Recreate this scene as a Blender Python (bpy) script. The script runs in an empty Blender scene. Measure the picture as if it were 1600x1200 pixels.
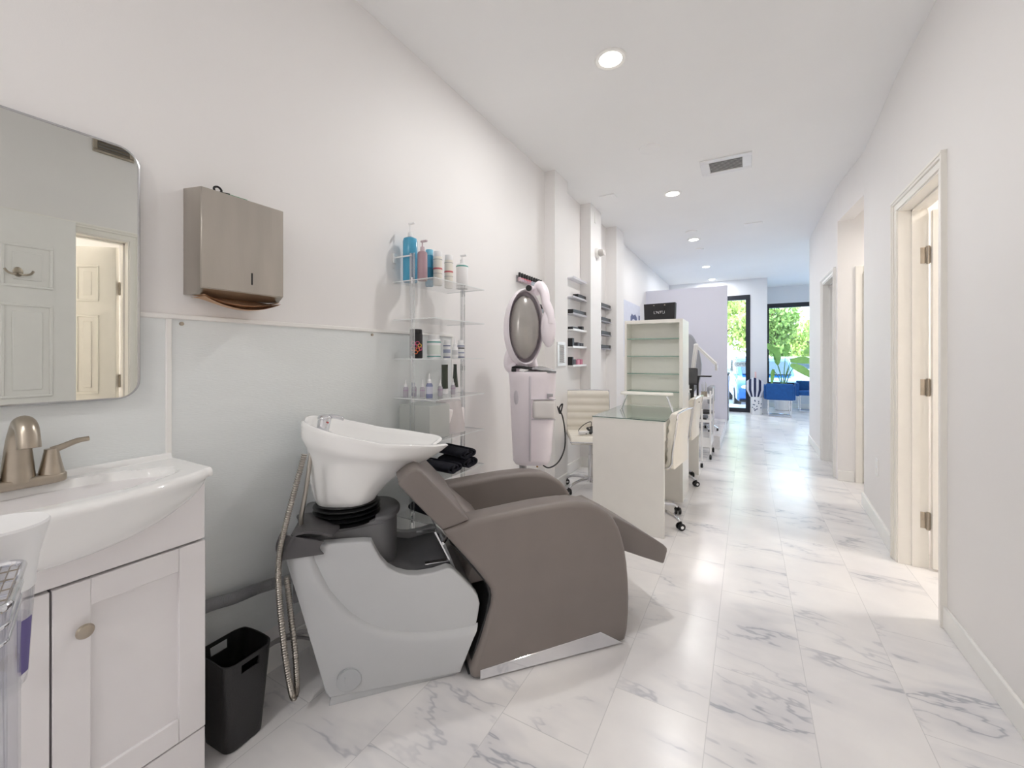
import bpy, bmesh, math, random
from mathutils import Vector, Matrix, Euler, noise
random.seed(7)
PI = math.pi
S = bpy.context.scene
FACE_CORR = Matrix(((0, 0, 1), (1, 0, 0), (0, 1, 0))).to_euler()
FACE_ROOM = Matrix(((0, 0, -1), (1, 0, 0), (0, -1, 0))).to_euler()
COL = S.collection

# ------------------------------------------------------------------ camera
cd = bpy.data.cameras.new('camera')
cd.sensor_width = 36.0
cd.lens = 36.0 * 650 / 1600
cd.shift_y = -43 / 1600
cd.clip_start = 0.02
cam = bpy.data.objects.new('camera', cd)
COL.objects.link(cam)
cam.location = (0, 0, 1.2)
cam.rotation_euler = (PI / 2, 0, math.radians(29.5165))
S.camera = cam

# ------------------------------------------------------------------ world and exposure
S.view_settings.view_transform = 'Standard'
S.view_settings.look = 'None'
S.view_settings.gamma = 1
S.view_settings.use_curve_mapping = False
S.view_settings.exposure = 0.12
S.cycles.max_bounces = 16
S.cycles.diffuse_bounces = 10
S.cycles.glossy_bounces = 6
S.cycles.transmission_bounces = 8
S.cycles.transparent_max_bounces = 40
S.cycles.use_denoising = True
w = bpy.data.worlds.new('sky')
S.world = w
w.use_nodes = True
nt = w.node_tree
bg = nt.nodes['Background']
tc = nt.nodes.new('ShaderNodeTexCoord')
sx = nt.nodes.new('ShaderNodeSeparateXYZ')
cr = nt.nodes.new('ShaderNodeValToRGB')
cr.color_ramp.elements[0].position = 0.0
cr.color_ramp.elements[0].color = (0.80, 0.91, 1.0, 1)
cr.color_ramp.elements[1].position = 0.7
cr.color_ramp.elements[1].color = (0.42, 0.66, 1.0, 1)
nt.links.new(tc.outputs['Generated'], sx.inputs[0])
nt.links.new(sx.outputs['Z'], cr.inputs[0])
nt.links.new(cr.outputs[0], bg.inputs[0])
bg.inputs[1].default_value = 5.6
sd = bpy.data.lights.new('sun', 'SUN')
sd.energy = 7.0
sd.angle = 0.02
sd.color = (1.0, 0.95, 0.86)
so = bpy.data.objects.new('sun', sd)
COL.objects.link(so)
so.rotation_euler = (math.radians(38), math.radians(8), math.radians(20))   # high sun from behind the building: the street is lit, the shop front is shaded

LAMP_Y = (-3.0, -1.4, 2.29, 4.50, 6.41, 8.46, 10.41 - 0.5)  # negative ones: unseen lamps added behind the camera as front fill
LAMP_X = -0.665
CEIL = 2.86
LAMP_W = 11.5
for i, ly in enumerate(LAMP_Y):
    ld = bpy.data.lights.new('downlight_lamp', 'AREA')
    ld.shape = 'DISK'
    ld.size = 0.12
    ld.energy = LAMP_W * (1.3 if ly < 0 else 1.0)  # the added fill lamps behind the camera run brighter
    ld.color = (1.0, 0.988, 0.976)
    lo = bpy.data.objects.new('downlight_lamp', ld)
    COL.objects.link(lo)
    lo.location = (LAMP_X, ly, CEIL - 0.016)
# ceiling lamps of the rooms that open off the corridor
for (x, y, z, e, c) in ((1.75, 3.0, 2.55, 26, (1, .93, .84)), (1.55, 4.62, 2.45, 10, (1, .94, .86)), (1.6, .9, 2.55, 26, (1, .93, .84)), (2.1, 8.9, 2.8, 14, (1, .98, .95))):
    ld = bpy.data.lights.new('side_room_lamp', 'AREA')
    ld.shape = 'DISK'
    ld.size = 0.25
    ld.energy = e
    ld.color = c
    lo = bpy.data.objects.new('side_room_lamp', ld)
    COL.objects.link(lo)
    lo.location = (x, y, z)


# ------------------------------------------------------------------ materials
def lin(c):
    return tuple(((v / 255) / 12.92 if v / 255 <= 0.04045 else ((v / 255 + 0.055) / 1.055) ** 2.4) for v in c)


MC = {}


def mat(name, rgb, rough=0.5, metal=0.0, var=0.03, scale=12.0, bump=0.0, bscale=200.0, coat=0.0, stretch=None, spec=None, emit=None, estr=0):
    if name in MC:
        return MC[name]
    m = bpy.data.materials.new(name)
    m.use_nodes = True
    n, l = m.node_tree.nodes, m.node_tree.links
    p = n['Principled BSDF']
    p.inputs['Roughness'].default_value = rough
    p.inputs['Metallic'].default_value = metal
    p.inputs['Coat Weight'].default_value = coat
    if spec is not None:
        p.inputs['Specular IOR Level'].default_value = spec
    t = n.new('ShaderNodeTexCoord')
    mp = n.new('ShaderNodeMapping')
    if stretch:
        mp.inputs['Scale'].default_value = stretch
    l.new(t.outputs['Object'], mp.inputs[0])
    no = n.new('ShaderNodeTexNoise')
    no.inputs['Scale'].default_value = scale
    l.new(mp.outputs[0], no.inputs['Vector'])
    r = n.new('ShaderNodeValToRGB')
    c = lin(rgb)
    r.color_ramp.elements[0].position = 0.3
    r.color_ramp.elements[1].position = 0.7
    r.color_ramp.elements[0].color = tuple(max(0, v * (1 - var)) for v in c) + (1,)
    r.color_ramp.elements[1].color = tuple(min(1, v * (1 + var)) for v in c) + (1,)
    l.new(no.outputs['Fac'], r.inputs[0])
    l.new(r.outputs[0], p.inputs['Base Color'])
    if bump:
        n2 = n.new('ShaderNodeTexNoise')
        n2.inputs['Scale'].default_value = bscale
        l.new(mp.outputs[0], n2.inputs['Vector'])
        b = n.new('ShaderNodeBump')
        b.inputs['Strength'].default_value = bump
        b.inputs['Distance'].default_value = 0.002
        l.new(n2.outputs['Fac'], b.inputs['Height'])
        l.new(b.outputs[0], p.inputs['Normal'])
    if emit:
        p.inputs['Emission Color'].default_value = lin(emit) + (1,)
        p.inputs['Emission Strength'].default_value = estr
    MC[name] = m
    return m


def clear(name, tint=(1, 1, 1), base=0.05, edge=0.6, rough=0.02, opac=0.0, ocol=(200, 200, 200)):
    """thin clear plastic or glass: see-through, mirror-like at grazing angles"""
    if name in MC:
        return MC[name]
    m = bpy.data.materials.new(name)
    m.use_nodes = True
    n, l = m.node_tree.nodes, m.node_tree.links
    n.remove(n['Principled BSDF'])
    out = n['Material Output']
    tr = n.new('ShaderNodeBsdfTransparent')
    tr.inputs[0].default_value = tuple(tint) + (1,)
    gl = n.new('ShaderNodeBsdfGlossy')
    gl.inputs['Roughness'].default_value = rough
    lw = n.new('ShaderNodeLayerWeight')
    lw.inputs[0].default_value = 0.35
    mr = n.new('ShaderNodeMapRange')
    mr.inputs['To Min'].default_value = base
    mr.inputs['To Max'].default_value = edge
    l.new(lw.outputs['Facing'], mr.inputs['Value'])
    mx = n.new('ShaderNodeMixShader')
    l.new(mr.outputs[0], mx.inputs[0])
    l.new(tr.outputs[0], mx.inputs[1])
    l.new(gl.outputs[0], mx.inputs[2])
    res = mx
    if opac > 0:
        df = n.new('ShaderNodeBsdfDiffuse')
        nn = n.new('ShaderNodeTexNoise')
        nn.inputs['Scale'].default_value = 30
        rr = n.new('ShaderNodeValToRGB')
        c = lin(ocol)
        rr.color_ramp.elements[0].color = tuple(v * .95 for v in c) + (1,)
        rr.color_ramp.elements[1].color = tuple(min(1, v * 1.05) for v in c) + (1,)
        l.new(nn.outputs['Fac'], rr.inputs[0])
        l.new(rr.outputs[0], df.inputs[0])
        m2 = n.new('ShaderNodeMixShader')
        m2.inputs[0].default_value = opac
        l.new(mx.outputs[0], m2.inputs[1])
        l.new(df.outputs[0], m2.inputs[2])
        res = m2
    l.new(res.outputs[0], out.inputs['Surface'])
    MC[name] = m
    return m


def floor_material():
    m = bpy.data.materials.new('marble_tiles')
    m.use_nodes = True
    n, l = m.node_tree.nodes, m.node_tree.links
    p = n['Principled BSDF']
    t = n.new('ShaderNodeTexCoord')
    sp = n.new('ShaderNodeSeparateXYZ')
    l.new(t.outputs['Object'], sp.inputs[0])
    cb = n.new('ShaderNodeCombineXYZ')
    ax = n.new('ShaderNodeMath'); ax.operation = 'ADD'; ax.inputs[1].default_value = -1.5 + 0.593 * 20
    ay = n.new('ShaderNodeMath'); ay.operation = 'ADD'; ay.inputs[1].default_value = 0.115 + 0.302 * 20
    l.new(sp.outputs['Y'], ax.inputs[0]); l.new(sp.outputs['X'], ay.inputs[0])
    l.new(ax.outputs[0], cb.inputs[0]); l.new(ay.outputs[0], cb.inputs[1])
    br = n.new('ShaderNodeTexBrick')
    br.offset = 0.5
    br.inputs['Color1'].default_value = (0, 0, 0, 1)
    br.inputs['Color2'].default_value = (1, 1, 1, 1)
    br.inputs['Mortar'].default_value = (0.5, 0.5, 0.5, 1)
    br.inputs['Scale'].default_value = 1.0
    br.inputs['Mortar Size'].default_value = 0.0014
    br.inputs['Mortar Smooth'].default_value = 0.3
    br.inputs['Bias'].default_value = 0.0
    br.inputs['Brick Width'].default_value = 0.593
    br.inputs['Row Height'].default_value = 0.302
    l.new(cb.outputs[0], br.inputs['Vector'])
    wv = n.new('ShaderNodeMath'); wv.operation = 'MULTIPLY'; wv.inputs[1].default_value = 37.0
    l.new(br.outputs['Color'], wv.inputs[0])
    # veins: two ridge noises, each tile cut from another place of the slab
    mp = n.new('ShaderNodeMapping')
    mp.inputs['Rotation'].default_value = (0, 0, math.radians(-38))
    mp.inputs['Scale'].default_value = (1.0, 2.8, 1.0)
    l.new(t.outputs['Object'], mp.inputs[0])

    def ridge(scale, width, detail, dist):
        a = n.new('ShaderNodeTexNoise'); a.noise_dimensions = '4D'
        a.inputs['Scale'].default_value = scale; a.inputs['Detail'].default_value = detail
        a.inputs['Roughness'].default_value = 0.62
        a.inputs['Distortion'].default_value = dist
        l.new(mp.outputs[0], a.inputs['Vector']); l.new(wv.outputs[0], a.inputs['W'])
        s1 = n.new('ShaderNodeMath'); s1.operation = 'SUBTRACT'; s1.inputs[1].default_value = 0.5
        l.new(a.outputs['Fac'], s1.inputs[0])
        s2 = n.new('ShaderNodeMath'); s2.operation = 'ABSOLUTE'; l.new(s1.outputs[0], s2.inputs[0])
        r = n.new('ShaderNodeMapRange'); r.interpolation_type = 'SMOOTHSTEP'
        r.inputs['From Min'].default_value = 0.0; r.inputs['From Max'].default_value = width
        r.inputs['To Min'].default_value = 1.0; r.inputs['To Max'].default_value = 0.0
        l.new(s2.outputs[0], r.inputs['Value'])
        return r
    r1 = ridge(1.0, 0.014, 5, 0.25)
    r2 = ridge(1.0, 0.09, 4, 0.25)
    mk = n.new('ShaderNodeTexNoise'); mk.noise_dimensions = '4D'
    mk.inputs['Scale'].default_value = 2.1; mk.inputs['Detail'].default_value = 2
    l.new(t.outputs['Object'], mk.inputs['Vector']); l.new(wv.outputs[0], mk.inputs['W'])
    mr = n.new('ShaderNodeMapRange'); mr.inputs['From Min'].default_value = 0.46; mr.inputs['From Max'].default_value = 0.62
    l.new(mk.outputs['Fac'], mr.inputs['Value'])
    v1 = n.new('ShaderNodeMath'); v1.operation = 'MULTIPLY'; l.new(r1.outputs[0], v1.inputs[0]); l.new(mr.outputs[0], v1.inputs[1])
    v2 = n.new('ShaderNodeMath'); v2.operation = 'MULTIPLY'; l.new(r2.outputs[0], v2.inputs[0]); l.new(mr.outputs[0], v2.inputs[1])
    cl = n.new('ShaderNodeTexNoise'); cl.inputs['Scale'].default_value = 2.6; cl.inputs['Detail'].default_value = 5
    l.new(t.outputs['Object'], cl.inputs['Vector'])
    c0 = n.new('ShaderNodeValToRGB')
    c0.color_ramp.elements[0].position = 0.3; c0.color_ramp.elements[0].color = lin((222, 220, 221)) + (1,)
    c0.color_ramp.elements[1].position = 0.7; c0.color_ramp.elements[1].color = lin((240, 238, 237)) + (1,)
    l.new(cl.outputs['Fac'], c0.inputs[0])

    def mixc(fac_out, k, a_out, col):
        f = n.new('ShaderNodeMath'); f.operation = 'MULTIPLY'; f.inputs[1].default_value = k
        l.new(fac_out, f.inputs[0])
        x = n.new('ShaderNodeMix'); x.data_type = 'RGBA'
        l.new(f.outputs[0], x.inputs['Factor']); l.new(a_out, x.inputs['A'])
        x.inputs['B'].default_value = lin(col) + (1,)
        return x.outputs['Result']
    c1 = mixc(v2.outputs[0], 0.36, c0.outputs[0], (182, 184, 192))
    c2 = mixc(v1.outputs[0], 0.6, c1, (142, 146, 160))
    c3 = mixc(br.outputs['Fac'], 0.5, c2, (176, 176, 178))
    l.new(c3, p.inputs['Base Color'])
    p.inputs['Roughness'].default_value = 0.24
    b = n.new('ShaderNodeBump'); b.inputs['Strength'].default_value = 0.15; b.inputs['Distance'].default_value = 0.001; b.invert = True
    l.new(br.outputs['Fac'], b.inputs['Height']); l.new(b.outputs[0], p.inputs['Normal'])
    return m


M_FLOOR = floor_material()
M_WALL = mat('wall_paint', (235, 233, 232), .55, bump=.08, bscale=260, var=.008, scale=2)
M_CEIL = mat('ceiling_paint', (243, 243, 243), .7, bump=.08, bscale=200, var=.008, scale=2)
M_BLUEWALL = mat('partition_paint', (222, 222, 233), .6, bump=.05, var=.01, scale=2)
M_TRIM = mat('trim_paint', (238, 237, 234), .3, var=.01)
M_PANEL = mat('wall_panel', (226, 230, 230), .28, bump=.35, bscale=55, stretch=(1, 1, 6), var=.012, scale=4)
M_DOOR = mat('door_paint', (240, 237, 230), .35, var=.01)
M_STEEL = mat('brushed_steel', (178, 172, 164), .36, 1.0, var=.12, scale=9, bump=.15, bscale=60, stretch=(1, 1, .2))
M_NICKEL = mat('brushed_nickel', (176, 166, 152), .3, 1.0, var=.05, scale=30)
M_CHROME = mat('chrome', (225, 226, 230), .08, 1.0, var=.01)
M_HOSE = mat('steel_hose', (168, 163, 156), .28, 1.0, var=.05)
M_MIRROR = mat('mirror_glass', (222, 224, 220), .01, 1.0, var=.0)
M_PORC = mat('white_porcelain', (240, 240, 239), .08, coat=.4, var=.01)
M_CAB = mat('cabinet_lacquer', (228, 225, 226), .32, var=.01)
M_GAP = mat('dark_gap', (70, 66, 72), .7)
M_BLACK = mat('black_plastic', (22, 22, 24), .42, var=.1, bump=.1)
M_BIN = mat('black_bin_plastic', (30, 29, 30), .38, var=.1, bump=.5, bscale=400)
M_LEATHER = mat('grey_leather', (120, 112, 108), .42, var=.03, scale=8, bump=.18, bscale=420)
M_SHELLG = mat('light_grey_plastic', (186, 188, 190), .36, var=.015, scale=5)
M_DECKG = mat('dark_grey_plastic', (112, 112, 115), .42, var=.04, bump=.08)
M_FLAP = mat('charcoal_rubber', (78, 76, 78), .5, var=.06)
M_TOWEL = mat('navy_towel', (28, 29, 40), .95, var=.25, scale=60, bump=.9, bscale=300)
M_WHITEPL = mat('white_plastic', (236, 236, 237), .3, var=.01)
M_PINKPL = mat('steamer_plastic', (245, 237, 243), .28, coat=.2, var=.01)
M_SMOKE = mat('silver_dome', (168, 164, 160), .22, .35, var=.05)
M_DESK = mat('desk_laminate', (236, 234, 228), .38, var=.01)
M_CREAM = mat('cream_vinyl', (234, 229, 218), .45, var=.02, bump=.12, bscale=300)
M_FRAME = mat('black_aluminium', (40, 44, 52), .4, .3)
M_BLUEV = mat('blue_velvet', (22, 82, 150), .8, var=.12, scale=20, bump=.2)
M_ACR = clear('acrylic', (0.985, 0.99, 0.99), .04, .40)
M_ACREDGE = mat('acrylic_edge', (232, 236, 236), .15, var=.02)
M_GLASS = clear('window_glass', (.97, .99, .98), .03, .5)
M_GREENGL = clear('green_glass', (.93, .975, .955), .05, .75, opac=.0)
M_GLEDGE = mat('glass_edge', (110, 150, 138), .2)
M_LENS = mat('lamp_lens', (255, 252, 246), .4, emit=(255, 250, 240), estr=9.0)
M_PAPER = mat('brown_paper', (196, 160, 128), .85, var=.06, bump=.3)


# ------------------------------------------------------------------ geometry helpers
class B:
    """collects shapes into one mesh"""
    def __init__(s):
        s.bm = bmesh.new()

    def add(s, bm, M=None):
        me = bpy.data.meshes.new('t')
        if M is not None:
            bm.transform(M)
        bmesh.ops.recalc_face_normals(bm, faces=bm.faces)
        bm.to_mesh(me)
        bm.free()
        s.bm.from_mesh(me)
        bpy.data.meshes.remove(me)
        return s

    def box(s, x0, x1, y0, y1, z0, z1, bev=0.0, seg=2, M=None):
        b = bmesh.new()
        bmesh.ops.create_cube(b, size=1)
        for v in b.verts:
            v.co = Vector((x0 + (v.co.x + .5) * (x1 - x0), y0 + (v.co.y + .5) * (y1 - y0), z0 + (v.co.z + .5) * (z1 - z0)))
        if bev:
            bmesh.ops.bevel(b, geom=b.edges[:], offset=bev, segments=seg, profile=.6, affect='EDGES', clamp_overlap=True)
        return s.add(b, M)

    def prism(s, pts, w0, w1, f, bev=0.0, seg=2, M=None):
        """polygon pts (u,v) extruded over w; f(u,v,w)->xyz"""
        b = bmesh.new()
        a = [b.verts.new(f(u, v, w0)) for u, v in pts]
        c = [b.verts.new(f(u, v, w1)) for u, v in pts]
        n = len(pts)
        f0 = b.faces.new(a)
        f1 = b.faces.new(c[::-1])
        for i in range(n):
            b.faces.new((a[i], a[(i + 1) % n], c[(i + 1) % n], c[i]))
        bmesh.ops.recalc_face_normals(b, faces=b.faces)
        if bev:
            ed = [e for e in b.edges if (e.verts[0] in a and e.verts[1] in a) or (e.verts[0] in c and e.verts[1] in c)]
            bmesh.ops.bevel(b, geom=ed, offset=bev, segments=seg, profile=.5, affect='EDGES', clamp_overlap=True)
        return s.add(b, M)

    def cyl(s, p0, p1, r0, r1=None, n=20, bev=0, M=None):
        r1 = r0 if r1 is None else r1
        p0, p1 = Vector(p0), Vector(p1)
        b = bmesh.new()
        d = p1 - p0
        bmesh.ops.create_cone(b, cap_ends=True, segments=n, radius1=r0, radius2=r1, depth=d.length)
        if bev:
            bmesh.ops.bevel(b, geom=[e for e in b.edges if abs(e.verts[0].co.z - e.verts[1].co.z) < 1e-6], offset=bev, segments=2, affect='EDGES', clamp_overlap=True)
        b.transform(Matrix.Translation((p0 + p1) / 2) @ Vector((0, 0, 1)).rotation_difference(d).to_matrix().to_4x4())
        return s.add(b, M)

    def ell(s, c, r, n=20, m=12, M=None, rot=None):
        b = bmesh.new()
        bmesh.ops.create_uvsphere(b, u_segments=n, v_segments=m, radius=1)
        b.transform(Matrix.Translation(Vector(c)) @ (rot.to_4x4() if rot else Matrix()) @ Matrix.Diagonal((r[0], r[1], r[2], 1)))
        return s.add(b, M)

    def tube(s, pts, r, n=8, sm=6, closed=False, M=None, rf=None):
        P = [Vector(p) for p in pts]
        if sm and len(P) > 2:
            Q = []
            m = len(P)
            rng = range(m) if closed else range(m - 1)
            for i in rng:
                p1, p2 = P[i], P[(i + 1) % m]
                p0 = P[(i - 1) % m] if closed or i else P[0] * 2 - P[1]
                p3 = P[(i + 2) % m] if closed or i < m - 2 else P[-1] * 2 - P[-2]
                for j in range(sm):
                    t = j / sm
                    Q.append(.5 * ((2 * p1) + (p2 - p0) * t + (2 * p0 - 5 * p1 + 4 * p2 - p3) * t * t + (3 * p1 - p0 - 3 * p2 + p3) * t ** 3))
            if not closed:
                Q.append(P[-1])
            P = Q
        b = bmesh.new()
        rings = []
        up = None
        m = len(P)
        for i, p in enumerate(P):
            if closed:
                d = (P[(i + 1) % m] - P[i - 1]).normalized()
            else:
                d = (P[min(i + 1, m - 1)] - P[max(i - 1, 0)]).normalized()
            if up is None:
                up = d.orthogonal().normalized()
            up = (up - d * up.dot(d)).normalized()
            sd_ = d.cross(up)
            rr = rf(i / (m - 1)) * r if rf else r
            rings.append([b.verts.new(p + (up * math.cos(2 * PI * k / n) + sd_ * math.sin(2 * PI * k / n)) * rr) for k in range(n)])
        for i in range(m if closed else m - 1):
            A, C = rings[i], rings[(i + 1) % m]
            for k in range(n):
                b.faces.new((A[k], A[(k + 1) % n], C[(k + 1) % n], C[k]))
        if not closed:
            b.faces.new(rings[0][::-1])
            b.faces.new(rings[-1])
        return s.add(b, M)

    def lathe(s, prof, c=(0, 0, 0), n=28, M=None, sx=1, sy=1):
        b = bmesh.new()
        rings = []
        for r, z in prof:
            if r < 1e-6:
                rings.append([b.verts.new((c[0], c[1], c[2] + z))])
            else:
                rings.append([b.verts.new((c[0] + sx * r * math.cos(2 * PI * k / n), c[1] + sy * r * math.sin(2 * PI * k / n), c[2] + z)) for k in range(n)])
        for A, C in zip(rings, rings[1:]):
            for k in range(n):
                q = [A[k % len(A)], A[(k + 1) % len(A)], C[(k + 1) % len(C)], C[k % len(C)]]
                q = list(dict.fromkeys(q))
                if len(q) > 2:
                    b.faces.new(q)
        for R_ in (rings[0], rings[-1]):
            if len(R_) > 2:
                b.faces.new(R_)
        return s.add(b, M)

    def grid(s, fn, nu, nv, closeu=False, M=None, caps=False):
        b = bmesh.new()
        V = [[b.verts.new(fn(i / (nu if closeu else nu - 1), j / (nv - 1))) for i in range(nu)] for j in range(nv)]
        for j in range(nv - 1):
            for i in range(nu if closeu else nu - 1):
                b.faces.new((V[j][i], V[j][(i + 1) % nu], V[j + 1][(i + 1) % nu], V[j + 1][i]))
        if caps:
            b.faces.new(V[0][::-1])
            b.faces.new(V[-1])
        return s.add(b, M)


XF = {}


def empty_matrix(o):
    return XF[o.name]


def thing(name, label, cat, loc=(0, 0, 0), rz=0.0, group=None):
    o = bpy.data.objects.new(name, None)
    COL.objects.link(o)
    o.empty_display_size = .05
    o.location = loc
    o.rotation_euler = (0, 0, rz)
    o['label'] = label
    o['category'] = cat
    if group:
        o['group'] = group
    return o


def obj(name, b, m, parent=None, ang=38, local=True, label=None):
    """link a B as one mesh object. parts are given in the parent's own space"""
    bm = b.bm
    bmesh.ops.remove_doubles(bm, verts=bm.verts, dist=1e-6)
    ca = math.radians(ang)
    for f in bm.faces:
        f.smooth = True
    for e in bm.edges:
        e.smooth = len(e.link_faces) == 2 and e.calc_face_angle(0) <= ca
    me = bpy.data.meshes.new(name)
    bm.to_mesh(me)
    bm.free()
    me.materials.append(m)
    o = bpy.data.objects.new(name, me)
    COL.objects.link(o)
    if parent:
        o.parent = parent
    if label:
        o['label'] = label
    return o


def solo(name, b, m, label, cat, loc=(0, 0, 0), group=None, ang=38, rz=0):
    o = obj(name, b, m, None, ang)
    o.location = loc
    o.rotation_euler = (0, 0, rz)
    o['label'] = label
    o['category'] = cat
    if group:
        o['group'] = group
    return o


def struct(name, b, m, parent=None):
    o = obj(name, b, m, parent)
    if not parent:
        o['kind'] = 'structure'
    return o


def dup(root, loc, rz=0.0, label=None, scale=None):
    r = root.copy()
    COL.objects.link(r)
    r.location = loc
    r.rotation_euler = (0, 0, rz)
    if scale:
        r.scale = scale
    if label:
        r['label'] = label
    for ch in list(root.children):
        c = ch.copy()
        COL.objects.link(c)
        c.parent = r
        for g in list(ch.children):
            d = g.copy()
            COL.objects.link(d)
            d.parent = c
    return r


XZ = lambda u, v, w: (u, w, v)
YZ = lambda u, v, w: (w, u, v)
XY = lambda u, v, w: (u, v, w)

# ================================================================== the setting
XL, XR = -1.59, 0.765
b = B(); b.box(-1.9, 4.2, -3.6, 11.9, -.1, 0)
struct('floor', b, M_FLOOR)
b = B(); b.box(-1.9, 4.2, -3.6, 11.9, CEIL, CEIL + .12)
struct('ceiling', b, M_CEIL)
b = B()
b.box(-1.75, XL, -3.5, 11.9, 0, CEIL)
struct('wall_left', b, M_WALL)
for (x1, y0, y1) in ((-1.488, 3.40, 3.70), (-1.475, 4.33, 4.70), (-1.452, 5.27, 5.62)):
    b = B(); b.box(XL, x1, y0, y1, 0, CEIL)
    struct('wall_pilaster', b, M_WALL)
b = B(); b.box(-1.75, 2.7, -3.6, -3.45, 0, CEIL)
struct('wall_back', b, M_WALL)
# right wall with its openings
b = B()
OPEN_A = (.56, 1.255, 2.03)
OPEN_B = (2.60, 3.22, 2.05)
b.box(XR, XR + .11, -3.5, OPEN_A[0], 0, CEIL)
b.box(XR, XR + .11, OPEN_A[0], OPEN_A[1], OPEN_A[2], CEIL)
b.box(XR, XR + .11, OPEN_A[1], OPEN_B[0], 0, CEIL)
b.box(XR, XR + .11, OPEN_B[0], OPEN_B[1], OPEN_B[2], CEIL)
b.prism([(XR, 3.22), (.82, 4.33), (.93, 4.33), (XR + .11, 3.22)], 0, CEIL, XY)
b.prism([(.82, 4.33), (.76, 5.07), (.88, 5.07), (.93, 4.33)], 2.51, CEIL, XY)
b.box(.87, 2.6, 5.07, 5.18, 0, CEIL)          # far wall of the side alcove
b.box(.76, .87, 5.07, 5.22, 0, CEIL)
b.box(.76, .87, 5.22, 5.95, 2.03, CEIL)
b.box(.76, .87, 5.95, 7.18, 0, CEIL)
b.box(.87, 4.1, 7.07, 7.18, 0, CEIL)          # corner into the front lobby
struct('wall_right', b, M_WALL)
b = B()
b.box(2.55, 2.66, -3.5, 5.1, 0, CEIL)
b.box(.87, 2.6, 1.75, 1.85, 0, CEIL)
b.box(.87, 2.6, -.1, 0.0, 0, CEIL)
b.box(.93, 2.6, 4.0, 4.08, 0, CEIL)
b.box(1.2, 1.28, 5.18, 7.07, 0, CEIL)
struct('wall_side_rooms', b, M_WALL)
b = B(); b.box(4.1, 4.2, 7.07, 11.9, 0, CEIL)
struct('wall_lobby', b, M_WALL)
# shop front: stepped wall with the glazed door and the large window
b = B()
b.box(-1.75, -.98, 10.25, 10.4, 0, CEIL)
b.box(-.98, .05, 10.25, 10.4, 2.52, CEIL)
b.box(.05, .36, 10.25, 10.4, 0, CEIL)
struct('wall_front', b, mat('front_wall_paint', (224, 226, 230), .55, var=.01, scale=2))
b = B(); b.box(.25, .36, 10.4, 11.85, 0, CEIL)
struct('wall_return', b, MC['front_wall_paint'])
b = B()
b.box(.36, 4.1, 11.7, 11.85, 0, .50)
b.box(.36, 4.1, 11.7, 11.85, 2.46, CEIL)
b.box(3.6, 4.1, 11.7, 11.85, .5, 2.46)
struct('wall_window', b, MC['front_wall_paint'])


def frame_rect(x0, x1, y0, y1, z0, z1, t, b):
    b.box(x0, x0 + t, y0, y1, z0, z1)
    b.box(x1 - t, x1, y0, y1, z0, z1)
    b.box(x0 + t, x1 - t, y0, y1, z1 - t * 1.15, z1)
    b.box(x0 + t, x1 - t, y0, y1, z0, z0 + t)


b = B(); frame_rect(-.98, .05, 10.24, 10.34, 0.001, 2.52, .085, b); b.box(-.53, -.46, 10.24, 10.34, .06, 2.44)
d1 = struct('door_1', b, M_FRAME)
b = B(); b.box(-.90, .0, 10.285, 10.297, .07, 2.43)
struct('door_glass', b, M_GLASS, d1)
b = B(); frame_rect(.36, 3.6, 11.71, 11.80, .5, 2.46, .09, b); b.box(1.95, 2.03, 11.71, 11.80, .5, 2.4)
wn = struct('window_1', b, M_FRAME)
b = B(); b.box(.42, 3.55, 11.75, 11.762, .56, 2.4)
struct('window_pane', b, M_GLASS, wn)
# OPEN sign sticker on the glass door
b = B()
b.prism([(.155 * math.copysign(abs(math.cos(a)) ** .4, math.cos(a)), .055 * math.copysign(abs(math.sin(a)) ** .5, math.sin(a))) for a in [2 * PI * k / 36 for k in range(36)]], 0, .006, XZ)
sg = solo('open_sign', b, mat('sign_white', (225, 235, 240), .5), 'small white OPEN sign with rounded ends on the glass street door', 'sign', (-.10, 10.262, 1.03))


def text(s, size, name, m, parent, loc, rot, ext=.0008):
    cu = bpy.data.curves.new(name, 'FONT')
    cu.body = s
    cu.size = size
    cu.extrude = ext
    cu.align_x = 'CENTER'
    cu.align_y = 'CENTER'
    cu.materials.append(m)
    tmp = bpy.data.objects.new(name, cu)
    me = bpy.data.meshes.new_from_object(tmp)
    bpy.data.objects.remove(tmp)
    o = bpy.data.objects.new(name, me)
    COL.objects.link(o)
    o.parent = parent
    o.location = loc
    o.rotation_euler = rot
    return o


text('OPEN', .085, 'lettering', mat('sign_grey', (120, 150, 160), .5), sg, (0, -.004, 0), (PI / 2, 0, 0))

# baseboards
b = B()
for (y0, y1, x) in ((2.05, 3.40, XL), (3.40, 3.70, -1.488), (3.7, 4.33, XL), (4.33, 4.70, -1.475), (4.70, 5.27, XL), (5.27, 5.62, -1.452), (5.62, 5.78, XL), (7.8, 10.25, XL)):
    b.box(x - .002, x + .014, y0 - .0005, y1 + .0005, 0, .105, .004, 1)
for (y, x1) in ((3.40, -1.488), (4.33, -1.475), (5.27, -1.452)):
    b.box(XL, x1 + .014, y - .014, y, 0, .105, .004, 1)
b.box(XL, XL + .014, .62, 2.05, 0, .105, .004, 1)
struct('baseboard_left', b, M_TRIM)
b = B()
b.box(XR - .014, XR, -3.4, OPEN_A[0] - .07, 0, .10, .004, 1)
b.box(XR - .014, XR, OPEN_A[1] + .07, OPEN_B[0] - .06, 0, .10, .004, 1)
b.prism([(XR - .012, 3.29), (.806, 4.34), (.83, 4.34), (XR + .01, 3.29)], 0, .10, XY, .003, 1)
b.box(.76, .885, 5.056, 5.07, 0, .10, .004, 1)
b.box(.746, .76, 6.02, 7.194, 0, .10, .004, 1)
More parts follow.
